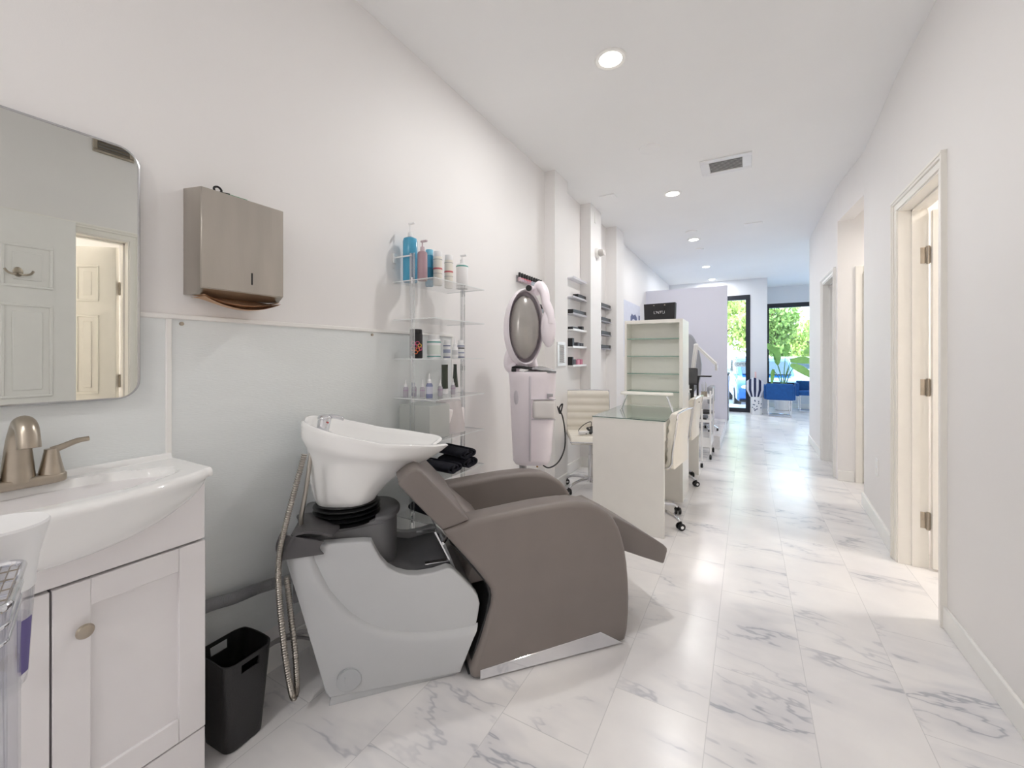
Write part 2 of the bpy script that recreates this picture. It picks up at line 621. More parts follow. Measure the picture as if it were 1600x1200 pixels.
b.box(.746, 3.9, 7.18, 7.194, 0, .10, .004, 1)
struct('baseboard_right', b, M_TRIM)
b = B(); b.box(.36, 4.1, 11.686, 11.7, 0, .10, .004, 1); b.box(.05, .36, 10.236, 10.25, 0, .1, .004, 1)
struct('baseboard_front', b, M_TRIM)


# wall panelling behind the wash area
b = B()
b.box(XL, XL + .005, -.9, .600, .16, 1.32)
b.box(XL, XL + .005, .612, 2.05, .16, 1.32)
struct('wall_panel', b, M_PANEL)
b = B()
b.box(XL, XL + .012, -.9, 2.055, 1.318, 1.335, .003, 1)
b.box(XL, XL + .0095, .598, .614, .16, 1.32, .002, 1)
b.box(XL, XL + .010, 2.043, 2.057, .16, 1.32, .003, 1)
struct('trim_1', b, M_TRIM)
b = B()
for yy in (.640, 1.42):
    b.cyl((XL + .004, yy, 1.305), (XL + .011, yy, 1.305), .006, n=12)
struct('trim_2', b, M_NICKEL)


# door casings
def casing(name, b, x, y0, y1, h, wdt=.062, t=.018, side=-1, depth=.13):
    for k_, (ww, tt) in enumerate(((wdt, t * .6), (wdt * .42, t), (.012, t * 1.25))):
        e = .0012 * k_
        yi0 = y0 - wdt + ww if k_ else y0
        yi1 = y1 + wdt - ww if k_ else y1
        zi = h + wdt - ww if k_ else h
        b.box(x + side * tt, x + .002, y0 - wdt - e, yi0, 0, zi + .001, .002, 1)
        b.box(x + side * tt, x + .002, yi1, y1 + wdt + e, 0, zi + .001, .002, 1)
        b.box(x + side * tt, x + .002, y0 - wdt - e, y1 + wdt + e, zi, h + wdt + e, .002, 1)
    # jamb lining and stop
    b.box(x - .004, x + depth - .003, y0 - .006, y0 + .008, 0, h - .008)
    b.box(x - .004, x + depth - .003, y1 - .008, y1 + .006, 0, h - .008)
    b.box(x - .004, x + depth - .003, y0 - .006, y1 + .006, h - .008, h + .006)
    b.box(x + depth * .42, x + depth * .42 + .035, y0 + .006, y0 + .018, 0, h - .006)
    b.box(x + depth * .42, x + depth * .42 + .035, y1 - .018, y1 - .006, 0, h - .006)
    b.box(x + depth * .42, x + depth * .42 + .035, y0 + .008, y1 - .008, h - .018, h - .006)


def panel_leaf(wd, h=2.0, t=.035, cols=2):
    """six-panel door leaf, hinge edge at x=0, width along +x, thickness along y"""
    b = B()
    b.box(0, wd, -t / 2, t / 2, .012, h, .002, 1)
    rows = ((.12, .80), (.93, 1.50), (1.60, 1.86))
    st = .105
    pw = (wd - st * (cols + 1)) / cols
    for z0, z1 in rows:
        for c in range(cols):
            x0 = st + c * (pw + st)
            for sgn in (-1, 1):
                y = sgn * t / 2
                # recess ring and raised field
                for (i0, i1, hgt) in ((0, .014, .006),):
                    b.box(x0, x0 + pw, min(y, y + sgn * hgt), max(y, y + sgn * hgt), z0, z0 + i1, .002, 1)
                    b.box(x0, x0 + pw, min(y, y + sgn * hgt), max(y, y + sgn * hgt), z1 - i1, z1, .002, 1)
                    b.box(x0, x0 + i1, min(y, y + sgn * hgt), max(y, y + sgn * hgt), z0 + i1, z1 - i1, .002, 1)
                    b.box(x0 + pw - i1, x0 + pw, min(y, y + sgn * hgt), max(y, y + sgn * hgt), z0 + i1, z1 - i1, .002, 1)
                b.box(x0 + .045, x0 + pw - .045, min(y, y + sgn * .005), max(y, y + sgn * .005), z0 + .045, z1 - .045, .004, 1)
    return b


def hinge_mesh(z):
    b = B()
    b.box(-.004, .0, -.052, -.016, z - .045, z + .045, .001, 1)
    b.cyl((.0, -.01, z - .047), (.0, -.01, z + .047), .0075, n=12)
    for k in (-.03, 0, .03):
        b.cyl((-.006, -.036 + (.008 if k == 0 else 0), z + k), (-.003, -.036 + (.008 if k == 0 else 0), z + k), .004, n=8)
    return b


b = B(); casing('c', b, XR, OPEN_B[0], OPEN_B[1], OPEN_B[2])
struct('trim_3', b, M_DOOR)
b = B(); casing('c', b, .76, 5.22, 5.95, 2.03, .055)
struct('trim_4', b, M_TRIM)
b = B(); casing('c', b, XR, OPEN_A[0], OPEN_A[1], OPEN_A[2])
struct('trim_5', b, M_DOOR)
# leaf of the nearest doorway, open into the room
leaf = obj('door_2', panel_leaf(.60, 2.02), M_DOOR, None)
leaf['kind'] = 'structure'
leaf.location = (XR + .135, 3.196, 0)
leaf.rotation_euler = (0, 0, math.radians(-2))
for z in (1.775, 1.025, .27):
    b = B()
    for (dx, w_) in ((-.058, .036),):
        b.box(dx, dx + w_, .013, .018, z - .046, z + .046, .004, 2)
    b.cyl((-.012, .006, z - .05), (-.012, .006, z + .05), .008, n=12)
    b.box(-.022, -.001, .006, .012, z - .046, z + .046, .001, 1)
    for k in (-.03, 0, .03):
        b.cyl((-.048 + (.014 if k == 0 else 0), .0115, z + k), (-.048 + (.014 if k == 0 else 0), .014, z + k), .0045, n=8)
    obj('hinge', b, M_NICKEL, leaf, label='brushed nickel hinge')
# closed door in the alcove
b = B()
b.box(.895, .95, 5.052, 5.072, 0, 2.06, .003, 1)
b.box(.952, 1.788, 5.052, 5.072, 2.0, 2.06, .003, 1)
b.box(1.79, 1.85, 5.052, 5.072, 0, 2.06, .003, 1)
struct('trim_6', b, M_DOOR)
leaf = obj('door_3', panel_leaf(.83, 1.99), M_DOOR)
leaf['kind'] = 'structure'
leaf.location = (.952, 5.056, 0)
# doorway pair seen only in the mirror
leaf = obj('door_4', panel_leaf(.60, 2.0), M_DOOR)
leaf['kind'] = 'structure'
leaf.location = (XR + .145, 1.235, 0)
leaf.rotation_euler = (0, 0, math.radians(-40))
for z in (1.70, 1.02, .27):
    b = B()
    b.box(-.055, -.016, .012, .017, z - .045, z + .045, .003, 1)
    b.cyl((-.010, .008, z - .048), (-.010, .008, z + .048), .008, n=12)
    obj('hinge', b, M_NICKEL, leaf)
leaf = obj('door_5', panel_leaf(.74, 2.06), M_TRIM)
leaf['kind'] = 'structure'
leaf.location = (XR - .045, .225, .02)
leaf.rotation_euler = (0, 0, PI / 2)
b = B()
b.ell((.49, .022, 1.69), (.022, .006, .03))
for s_ in (-1, 1):
    b.tube([(.49, .024, 1.685), (.49 + s_ * .02, .045, 1.672), (.49 + s_ * .045, .05, 1.68), (.49 + s_ * .058, .048, 1.70)], .006, 8)
obj('coat_hook', b, M_NICKEL, leaf)

# ------------------------------------------------------------------ ceiling fittings
dl0 = None
for i, ly in enumerate(LAMP_Y):
    lab = ('recessed round ceiling light nearest the camera, above the wash chair', 'second recessed ceiling light, beyond the wide ceiling vent', 'recessed ceiling light just before the small ceiling disc',
           'recessed ceiling light over the pedicure platform', 'farthest recessed ceiling light, just above the top of the partition')
    k = i - 2
    if dl0 is None:
        dl0 = thing('ceiling_downlight', 'unseen ceiling light added as front fill, at the back wall behind the camera', 'ceiling light', (LAMP_X, ly, CEIL), 0, 'ceiling downlights')
        b = B(); b.lathe([(.062, -.004), (.080, -.008), (.088, -.004), (.088, 0)], n=40)
        obj('trim_ring', b, M_TRIM, dl0)
        b = B(); b.lathe([(0, -.010), (.05, -.009), (.062, -.004), (.062, -.001), (0, -.001)], n=40)
        obj('lens', b, M_LENS, dl0)
    elif k >= 0:
        dup(dl0, (LAMP_X, ly, CEIL), 0, lab[k])
    else:
        dup(dl0, (LAMP_X, ly, CEIL), 0, 'unseen ceiling light added as front fill, nearer the camera of the two behind it')


def register(name, label, loc, wx, wy, vx, vy, nsl, rot=(0, 0, 0), m=None, along='x', border=.012):
    """louvred grille, face towards -z in its own space"""
    t = thing(name, label, 'air vent', loc)
    t.rotation_euler = rot
    b = B()
    b.box(-wx / 2, wx / 2, vy / 2, wy / 2, -border, 0, .003, 1)
    b.box(-wx / 2, wx / 2, -wy / 2, -vy / 2, -border, 0, .003, 1)
    b.box(-wx / 2, -vx / 2, -vy / 2, vy / 2, -border, 0, .003, 1)
    b.box(vx / 2, wx / 2, -vy / 2, vy / 2, -border, 0, .003, 1)
    obj('frame', b, m or M_WHITEPL, t)
    b = B()
    for k in range(nsl):
        y = -vy / 2 + (k + .5) * vy / nsl
        b.box(-vx / 2, vx / 2, -vy / nsl * .36, vy / nsl * .36, -.001, .001, M=Matrix.Translation((0, y, -.008)) @ Matrix.Rotation(math.radians(30), 4, 'X'))
    obj('louvres', b, m or M_WHITEPL, t)
    b = B(); b.box(-vx / 2, vx / 2, -vy / 2, vy / 2, -.0015, 0)
    obj('backing', b, mat('vent_shadow', (150, 149, 150), .8), t)
    return t


register('ceiling_vent', 'wide white ceiling vent with fine louvres near the second downlight', (-.163, 4.035, CEIL), .39, .33, .25, .22, 9)
register('wall_vent', 'small white louvred wall vent on the first pilaster beside the makeup ledges', (-1.488, 3.535, 1.222), .19, .22, .11, .165, 9, FACE_ROOM, None)
register('supply_vent', 'slatted silver vent high on the wall, seen in the mirror', (XR, 1.17, 2.68), .22, .15, .17, .11, 5, FACE_CORR, M_NICKEL)
for (nm, lab, x, y, r) in (('ceiling_speaker', 'flat white ceiling disc between the first two downlights', -.68, 3.43, .085), ('smoke_detector', 'white ceiling disc next to the third downlight', -.652, 5.99, .075),
                           ('ceiling_sensor', 'small white ceiling disc beyond the third downlight', -.645, 7.015, .06)):
    b = B(); b.lathe([(0, -.018), (r * .7, -.017), (r * .96, -.010), (r, 0), (0, 0)], n=36)
    solo(nm, b, M_CEIL, lab, 'ceiling fitting', (x, y, CEIL))
for (lab, x, y, sx_, sy_) in (('pale square access plate on the ceiling above the makeup ledges', -1.26, 4.25, .16, .12), ('pale flat access plate on the ceiling near the right wall', .063, 6.055, .2, .2)):
    b = B(); b.box(-sx_ / 2, sx_ / 2, -sy_ / 2, sy_ / 2, -.010, 0, .003, 1)
    solo('access_panel', b, M_CEIL, lab, 'ceiling panel', (x, y, CEIL))
# camera-like alarm on the second pilaster
t = thing('alarm_strobe', 'round white alarm unit high on the second pilaster', 'alarm', (-1.475, 4.53, 2.36))
b = B(); b.cyl((0, 0, 0), (.03, 0, 0), .06, .052, 28, .004)
obj('base', b, M_TRIM, t)
b = B(); b.cyl((.03, 0, 0), (.085, 0, 0), .042, .036, 28, .008); b.box(.04, .075, .03, .075, -.02, .02, .006)
obj('housing', b, mat('alarm_grey', (200, 196, 192), .4), t)
b = B(); b.box(-1.475, -1.468, 4.46, 4.50, 2.68, 2.80, .001, 1)
solo('wall_plate', b, M_TRIM, 'blank white cover plate above the round alarm unit', 'wall plate')
# outlet on the right wall
t = thing('wall_outlet', 'white double wall socket low on the right wall before the alcove', 'outlet', (.793, 3.80, .425), math.radians(-2.9))
b = B(); b.box(-.006, .001, -.036, .036, -.058, .058, .002, 2)
obj('cover_plate', b, M_WHITEPL, t)
b = B()
for s_ in (-1, 1):
    b.box(-.008, -.005, -.018, .018, s_ * .026 - .016, s_ * .026 + .016, .001, 1)
obj('socket', b, M_TRIM, t)

# ================================================================== vanity, mirror, towel box
VY0, VY1, VX = -.005, .594, -1.33
t = thing('vanity_cabinet', 'white two-door bathroom vanity cabinet against the left wall', 'cabinet', (XL, .295, 0))
def L(b, o=t):
    b.bm.transform(Matrix.Translation(-Vector(o.location)))
    return b
b = B()
b.box(XL + .014, VX - .02, VY0, VY1 - .002, 0, .862)
b.box(VX - .02, VX, VY0, VY1 - .001, .690, .862, .001, 1)
b.box(VX - .02, VX - .001, VY0, VY1, .0, .158, .001, 1)
obj('body', L(b), M_CAB, t)
b = B(); b.box(VX - .022, VX - .0165, VY0 + .003, VY1 - .003, .155, .693)
obj('reveal', L(b), M_GAP, t)


def shaker(y0, y1, z0, z1, x0, th=.02, st=.062):
    b = B()
    b.box(x0, x0 + th, y0, y0 + st, z0, z1, .0015, 1)
    b.box(x0, x0 + th, y1 - st, y1, z0, z1, .0015, 1)
    b.box(x0, x0 + th - .0004, y0 + st, y1 - st, z1 - st, z1, .0015, 1)
    b.box(x0, x0 + th - .0004, y0 + st, y1 - st, z0, z0 + st, .0015, 1)
    b.box(x0, x0 + th - .009, y0 + st - .003, y1 - st + .003, z0 + st - .003, z1 - st + .003)
    return b


for (y0, y1, ky) in ((.2975, VY1, .345), (VY0, .2935, .235)):
    dr = obj('door', L(shaker(y0, y1, .163, .684, VX - .018)), M_CAB, t)
    b = B()
    M_ = Matrix.Translation((VX, ky, .575)) @ Matrix.Rotation(PI / 2, 4, 'Y')
    b.lathe([(0, .0), (.006, 0), (.006, .010), (.008, .013), (.0155, .016), (.0165, .020), (.014, .025), (.008, .0275), (0, .028)], n=28, M=M_)
    obj('knob', L(b), M_NICKEL, dr)

# ceramic basin top with bowed front: own thing
t = thing('ceramic_sink', 'glossy white ceramic sink with bowed front on the vanity', 'sink', (XL, .295, .86))


def front_x(y):
    u = (y - .295) / .305
    return -1.325 + .088 * max(0, 1 - u * u) ** .8 if abs(u) < 1 else -1.325


def bowl(y, x):
    # depth of the oval bowl
    u = (y - .295) / .255
    xc, rx = -1.405, .118
    v = (x - xc) / rx
    r = math.sqrt(u * u + v * v)
    return r


N1, N2 = 64, 44
b = bmesh.new()
top = []
for j in range(N2 + 1):
    row = []
    for i in range(N1 + 1):
        y = -.012 + .622 * i / N1
        y = min(max(y, -.012), .610)
        fx = front_x(y)
        s_ = j / N2
        x = XL + .002 + (fx - XL - .002) * s_
        z = .884
        r = bowl(y, x)
        if r < 1:
            z -= .115 * (1 - r ** 2.6) ** .75
        if 1 <= r < 1.12:
            z -= .0
        if s_ < .07:
            z += .014 * (1 - (s_ / .07) ** 4)
        e = min(1, (1 - s_) / .05)
        z -= .006 * (1 - e) ** 2
        row.append(b.verts.new((x, y, z)))
    top.append(row)
for j in range(N2):
    for i in range(N1):
        b.faces.new((top[j][i], top[j][i + 1], top[j + 1][i + 1], top[j + 1][i]))
# front belly under the rim
bel = [top[N2]]
for k in range(1, 13):
    q = k / 12
    row = []
    for i in range(N1 + 1):
        y = -.012 + .622 * i / N1
        fx = front_x(y)
        u = (y - .295) / .305
        bulge = max(0, 1 - u * u)
        zb = .862 - .125 * bulge ** .62
        xb = -1.334
        if q < .18:
            x = fx + .003 * math.sin(q / .18 * PI)
            z = .878 - .018 * q / .18
        else:
            qq = (q - .18) / .82
            x = fx + (xb - fx) * (1 - math.cos(qq * PI / 2)) ** 1.1 - .008 * min(1, qq * 6)
            z = .860 + (zb - .860) * math.sin(qq * PI / 2) ** 1.0
        row.append(b.verts.new((x, y, z)))
    bel.append(row)
for j in range(len(bel) - 1):
    for i in range(N1):
        b.faces.new((bel[j][i], bel[j][i + 1], bel[j + 1][i + 1], bel[j + 1][i]))
# underside and end faces
for e_ in (0, N1):
    col = [top[j][e_] for j in range(N2 + 1)] + [bel[j][e_] for j in range(1, len(bel))]
    bk = b.verts.new((XL + .002, top[0][e_].co.y, .862))
    b.faces.new(col + [bk])
bb = B(); bb.add(b)
obj('basin', L(bb, t), M_PORC, t, ang=50)
b = B(); b.cyl((-1.405, .295, .7715), (-1.405, .295, .7745), .021, n=24)
obj('drain', L(b, t), M_CHROME, t)

# faucet
FX, FY = -1.525, .285
t = thing('sink_faucet', 'brushed nickel two-lever faucet on the ceramic sink', 'faucet', (FX, FY, .884))
b = B()
b.prism([(.026 * math.cos(a), .0) if 0 else (.027 * math.copysign(abs(math.cos(a)) ** .8, math.cos(a)), .082 * math.copysign(abs(math.sin(a)) ** .55, math.sin(a))) for a in [2 * PI * k / 40 for k in range(40)]], 0, .024, XY, .006, 3)
obj('base_plate', b, M_NICKEL, t)
b = B()
b.tube([(0, 0, .015), (0, 0, .05), (.002, 0, .09), (.012, 0, .130), (.04, 0, .157), (.072, 0, .150), (.088, 0, .118), (.091, 0, .105)], .024, 20, 6, rf=lambda q: 1.25 - .45 * min(1, q * 2.2) + .0 * q)
obj('spout', b, M_NICKEL, t)
for s_ in (-1, 1):
    b = B()
    b.lathe([(.024, .0), (.022, .01), (.017, .035), (.0135, .055), (.013, .062), (0, .064)], (0, s_ * .055, .022), 24)
    b.tube([(0, s_ * .055, .080), (.004, s_ * .072, .086), (.006, s_ * .10, .097), (.006, s_ * .122, .099)], .0075, 12, 5, rf=lambda q: 1.15 - .35 * q)
    obj('lever_handle', b, M_NICKEL, t)

# mirror
t = thing('wall_mirror', 'rounded rectangular mirror in thin silver frame above the sink', 'mirror', (XL, .295, 1.083))


def rrect(w2, h, r, n=8):
    P = []
    for (cx, cy, a0) in ((w2 - r, h - r, 0), (-w2 + r, h - r, 90), (-w2 + r, r, 180), (w2 - r, r, 270)):
        for k in range(n + 1):
            a = math.radians(a0 + 90 * k / n)
            P.append((cx + r * math.cos(a), cy + r * math.sin(a)))
    return P


b = B(); b.prism(rrect(.228, .716, .045), .004, .026, YZ)
obj('glass', b, M_MIRROR, t)
b = B(); b.tube([(.020, u, v) for u, v in rrect(.231, .719, .048)], .0055, 8, 0, True)
b.prism(rrect(.229, .717, .046), 0, .022, YZ)
o_ = obj('frame', b, mat('silver_frame', (190, 190, 192), .25, .9), t)

# paper towel dispenser
t = thing('towel_dispenser', 'brushed steel paper towel dispenser mounted above the wall panel', 'dispenser', (XL, .78, 1.40))
DX = .112
b = B()
y0, y1 = -.133, .131
prof = [(0, .002), (.0, .352), (.045, .362), (DX - .006, .330), (DX, .318), (DX, .022), (DX - .028, -.004), (.05, -.006)]
prof = [(0, 0), (0, .350), (.06, .352), (.07, .350), (DX, .318), (DX, .014), (.082, -.004)]
prof = [(0, 0.0), (0, .345), (DX, .330), (DX, .014), (.085, -.004)]
b.prism(prof, y0, y1, lambda u, v, w: (u, w, v), .003, 2)
obj('case', b, M_STEEL, t)
b = B(); b.box(DX, DX + .0025, y0 + .002, y1 - .0, .016, .329, .001, 1)
obj('front_cover', b, M_STEEL, t)
b = B(); b.box(DX + .0022, DX + .0035, .018, .023, .045, .085, .0004, 1)
obj('level_slot', b, M_BLACK, t)
b = B()


def towelf(u, v):
    y = y0 + .012 + (y1 - y0 - .02) * u
    return (.03 + .085 * v, y, -.006 - .034 * math.sin(u * PI) ** .8 * math.sin(v * PI * .62) - .004)


b.grid(towelf, 20, 8)
b.grid(lambda u, v: (towelf(u, v)[0] - .004, towelf(u, v)[1], towelf(u, v)[2] + .006 + .008 * math.sin(u * PI)), 20, 8)
solo_t = obj('paper_towels', b, M_PAPER, None, ang=80)
solo_t.location = t.location
solo_t['label'] = 'folded brown paper towels hanging out of the steel dispenser'
solo_t['category'] = 'paper towel'
# key on the dispenser
k = thing('dispenser_key', 'black key with green tag lying on top of the steel dispenser', 'key', (XL + .035, .735, 1.748))
b = B(); b.tube([(0, -.012, .004), (0, -.014, .018), (0, -.002, .024), (0, .008, .016), (0, .006, .004)], .0035, 8); b.tube([(0, .0, .006), (.01, .02, .0055), (.014, .028, .005)], .004, 8)
obj('bow', b, M_BLACK, k)
b = B(); b.box(.004, .016, .020, .085, .001, .006, .001, 1)
obj('tag', b, mat('green_tag', (60, 150, 110), .5), k)

# waste bin
t = thing('waste_bin', 'black plastic waste bin with side handle slots beside the vanity', 'waste bin', (-1.42, .715, 0), math.radians(4))
def bin_ring(z, inset=0.0):
    q = z / .285
    wx, wy = .066 + .020 * q - inset, .058 + .018 * q - inset
    return rr4(wx, wy, .028)


def rr4(wx, wy, r, n=5):
    P = []
    for (cx, cy, a0) in ((wx - r, wy - r, 0), (-wx + r, wy - r, 90), (-wx + r, -wy + r, 180), (wx - r, -wy + r, 270)):
        for k in range(n + 1):
            a = math.radians(a0 + 90 * k / n)
            P.append((cx + r * math.cos(a), cy + r * math.sin(a)))
    return P


bm = bmesh.new()
levels = [(0.0, 0), (.004, 0), (.205, 0), (.235, 0), (.272, 0), (.285, 0), (.285, .004), (.272, .004), (.235, .004), (.205, .004), (.006, .004)]
rings = []
for li, (z, ins) in enumerate(levels):
    base = bin_ring(z if li else 0, ins + (.006 if li == 0 else 0))
    # subdivide flat sides so that the slots can be cut
    P = []
    m_ = len(base)
    for i in range(m_):
        a, c = Vector(base[i]), Vector(base[(i + 1) % m_])
        P.append(a)
        if (c - a).length > .04:
            for q in (.2, .4, .6, .8):
                P.append(a.lerp(c, q))
    rings.append([bm.verts.new((p.x, p.y, z - .010 * (abs(p.x) / .09) ** 2 * (z > .27))) for p in P])
n_ = len(rings[0])
flat = [i for i in range(n_) if (rings[3][i].co - rings[3][(i + 1) % n_].co).length > .015]
sides = [flat[k * 5:(k + 1) * 5] for k in range(4)]
slot = set()
for sd_ in (sides[0], sides[2]):
    pass
for sd_ in sides:
    mid = (rings[3][sd_[2]].co + rings[3][(sd_[2] + 1) % n_].co) / 2
    if abs(mid.x) > abs(mid.y):
        slot |= set(sd_[1:4])
for j in range(len(rings) - 1):
    for i in range(n_):
        if i in slot and (j == 3 or j == 7):
            continue
        bm.faces.new((rings[j][i], rings[j][(i + 1) % n_], rings[j + 1][(i + 1) % n_], rings[j + 1][i]))
for i in slot:   # slot lining
    k_ = (i + 1) % n_
    bm.faces.new((rings[3][i], rings[3][k_], rings[8][k_], rings[8][i]))
    bm.faces.new((rings[4][i], rings[4][k_], rings[7][k_], rings[7][i]))
bm.faces.new(rings[0][::-1])
bm.faces.new(rings[-1])
b = B(); b.add(bm)
obj('bin_body', b, M_BIN, t, ang=50)

# ================================================================== wash station (grey recliner with white basin)
TH = math.radians(48.5)
t = thing('shampoo_chair', 'grey leather reclining wash chair joined to a white hair basin', 'salon chair', (-.862, 1.273, 0), TH)
# local x runs along the chair towards the feet, local y away from the camera
Wd = .56
ARM = [(-.131, .573), (-.09, .583), (-.032, .596), (.06, .604), (.151, .612), (.23, .618), (.30, .620), (.36, .620), (.418, .614), (.468, .603), (.51, .584), (.55, .558), (.582, .525), (.606, .485),
       (.622, .440), (.636, .39), (.646, .33), (.653, .26), (.656, .19), (.654, .12), (.648, .055), (.636, .014), (.622, .007), (.30, .007), (-.010, .007), (-.026, .020), (-.030, .045), (-.012, .090), (.004, .130), (.022, .180),
       (.038, .230), (.050, .270), (.054, .300), (.050, .325), (.036, .350), (.012, .385), (-.018, .425), (-.050, .465), (-.085, .508), (-.115, .545)]
for (y0, y1) in ((0, .112), (Wd - .112, Wd)):
    b = B(); b.prism(ARM, y0, y1, XZ, .022, 4)
    sp_ = obj('side_panel', b, M_LEATHER, t, ang=60)
    yk = y0 - .003 if y0 == 0 else y1 + .003
    b = B(); b.prism([(.006, .010), (.006, .044), (.512, .076), (.615, .010)], min(yk, yk + .008 * (1 if y0 == 0 else -1)), max(yk, yk + .008 * (1 if y0 == 0 else -1)), XZ, .001, 1)
    obj('kick_plate', b, M_CHROME, sp_, label='mirror-polished metal kick plate')
b = B()
b.prism([(-.075, .50), (-.01, .425), (.052, .340), (.064, .30), (.05, .23), (.0, .09), (-.02, .02), (.05, .02), (.12, .3), (.04, .48)], .05, Wd - .05, XZ, .004, 1)
b.prism([(-.10, .515), (-.03, .43), (.035, .345), (.047, .30), (.033, .23), (-.015, .09), (-.034, .02), (.0, .015), (.07, .28), (.04, .44)], .02, .09, XZ, .004, 1)
obj('inner_frame', b, M_BLACK, t)
b = B(); b.prism([(-.02, .30), (.60, .34), (.625, .37), (.62, .455), (.58, .492), (.513, .493), (.295, .457), (.114, .430), (.02, .425)], .113, Wd - .113, XZ, .012, 3)
obj('seat', b, M_LEATHER, t, ang=60)
b = B()
b.prism([(-.132, .575), (-.085, .584), (-.034, .600), (-.095, .670), (-.159, .740), (-.205, .793), (-.222, .803), (-.250, .796), (-.285, .765), (-.283, .750), (-.225, .680)], .004, Wd - .004, XZ, .010, 3)
b.prism([(-.130, .570), (-.03, .598), (.075, .50), (.10, .44), (.02, .41), (-.06, .48)], .115, Wd - .115, XZ, .010, 3)
obj('backrest', b, M_LEATHER, t, ang=60)
b = B()
b.prism([(.55, .42), (.58, .475), (.66, .482), (.76, .425), (.86, .362), (.925, .318), (.943, .300), (.944, .285), (.926, .233), (.915, .232), (.82, .272), (.70, .325), (.60, .35)], .118, Wd - .118, XZ, .010, 3)
obj('footrest', b, M_LEATHER, t, ang=60)
b = B()
b.box(.66, .70, .16, .20, .275, .325, .004); b.box(.60, .69, .17, .19, .285, .31, .003)
obj('footrest_hinge', b, M_BLACK, t)
for (x, y) in ((.0, .04), (.0, Wd - .04), (.60, .04), (.60, Wd - .04)):
    b = B(); b.cyl((x, y, 0), (x, y, .012), .017, n=16)
    obj('foot', b, M_BLACK, t)

# pedestal: tapering light grey shell with a sunken dark grey top
SH = [(-.652, .566), (-.640, .572), (-.60, .572), (-.571, .566), (-.40, .558), (-.374, .553), (-.362, .525), (-.343, .488), (-.318, .455), (-.289, .434), (-.25, .418), (-.214, .412), (-.16, .414), (-.110, .424), (-.092, .418),
      (-.06, .385), (-.020, .338), (.004, .305), (.012, .27), (.004, .22), (-.010, .165), (-.035, .090), (-.058, .028), (-.062, .024), (-.510, .030), (-.525, .060), (-.56, .20), (-.60, .36), (-.64, .51)]


def sidey(k, z, near=True):
    # the shell narrows towards the back and towards the floor
    y = .055 - .035 * max(0, min(1, (k + .65) / .65)) + .012 * (1 - z / .57)
    return y if near else Wd - .075 - y * .6


b = B()
for near in (True, False):
    bm = bmesh.new()
    n_ = len(SH)
    s_ = 1 if near else -1
    outer = [bm.verts.new((u, sidey(u, v, near), v)) for u, v in SH]
    inner = [bm.verts.new((u, sidey(u, v, near) + s_ * .040, v)) for u, v in SH]
    bm.faces.new(outer); bm.faces.new(inner[::-1])
    for i in range(n_):
        bm.faces.new((outer[i], outer[(i + 1) % n_], inner[(i + 1) % n_], inner[i]))
    bmesh.ops.recalc_face_normals(bm, faces=bm.faces)
    ed = [e for e in bm.edges if e.verts[0] in outer and e.verts[1] in outer]
    bmesh.ops.bevel(bm, geom=ed, offset=.007, segments=3, profile=.5, affect='EDGES', clamp_overlap=True)
    b.add(bm)
# back face joining both sides
b.prism([(-.64, .566), (-.615, .566), (-.50, .03), (-.522, .03)], .085, Wd - .12, XZ)
b.prism([(-.07, .39), (.0, .305), (.008, .27), (-.06, .03), (-.10, .03), (-.05, .27), (-.10, .37)], .05, Wd - .11, XZ)
obj('base_shell', b, M_SHELLG, t, ang=50)
# lower plinth
b = B(); b.prism([(-.512, .0), (-.505, .034), (-.066, .030), (-.072, .0)], .064, Wd - .12, XZ, .004, 2)
obj('plinth', b, M_SHELLG, t)
# raised lower half, edged by the sweeping ridge
RID = [(-.585, .566), (-.572, .551), (-.560, .50), (-.539, .448), (-.515, .395), (-.481, .347), (-.445, .302), (-.404, .267), (-.35, .233), (-.289, .210), (-.23, .195), (-.176, .187), (-.09, .180), (-.003, .182)]
bm = bmesh.new()
rows = []
for q, (dz, dy) in enumerate(((.016, .006), (.010, -.006), (0.0, -.014), (-.012, -.0155), (-.024, -.014))):
    rows.append([bm.verts.new((u + dz * .5, sidey(u, v) + dy, v + dz)) for u, v in RID])
bot = [bm.verts.new((u_, sidey(u_, v_) + .000, v_)) for (u_, v_) in [(-.640, .55), (-.636, .53), (-.625, .48), (-.611, .42), (-.598, .36), (-.585, .31), (-.573, .26), (-.555, .20), (-.54, .14), (-.50, .045), (-.40, .036), (-.24, .034), (-.14, .034), (-.063, .034)]]
mid = [bm.verts.new((a.co.x * .35 + c.co.x * .65, sidey(a.co.x * .35 + c.co.x * .65, a.co.z * .35 + c.co.z * .65) - .0095, a.co.z * .35 + c.co.z * .65)) for a, c in zip(rows[-1], bot)]
rows += [mid, bot]
for A, C in zip(rows, rows[1:]):
    for i in range(len(RID) - 1):
        bm.faces.new((A[i], A[i + 1], C[i + 1], C[i]))
b = B(); b.add(bm)
obj('shell_relief', b, M_SHELLG, t, ang=70)
b = B()
b.cyl((-.446, .052, .092), (-.446, .038, .092), .040, n=36, bev=.003)
b.box(-.462, -.458, .0365, .039, .088, .104, .0003, 1)
obj('access_cap', b, mat('cap_grey', (176, 179, 182), .35), t)
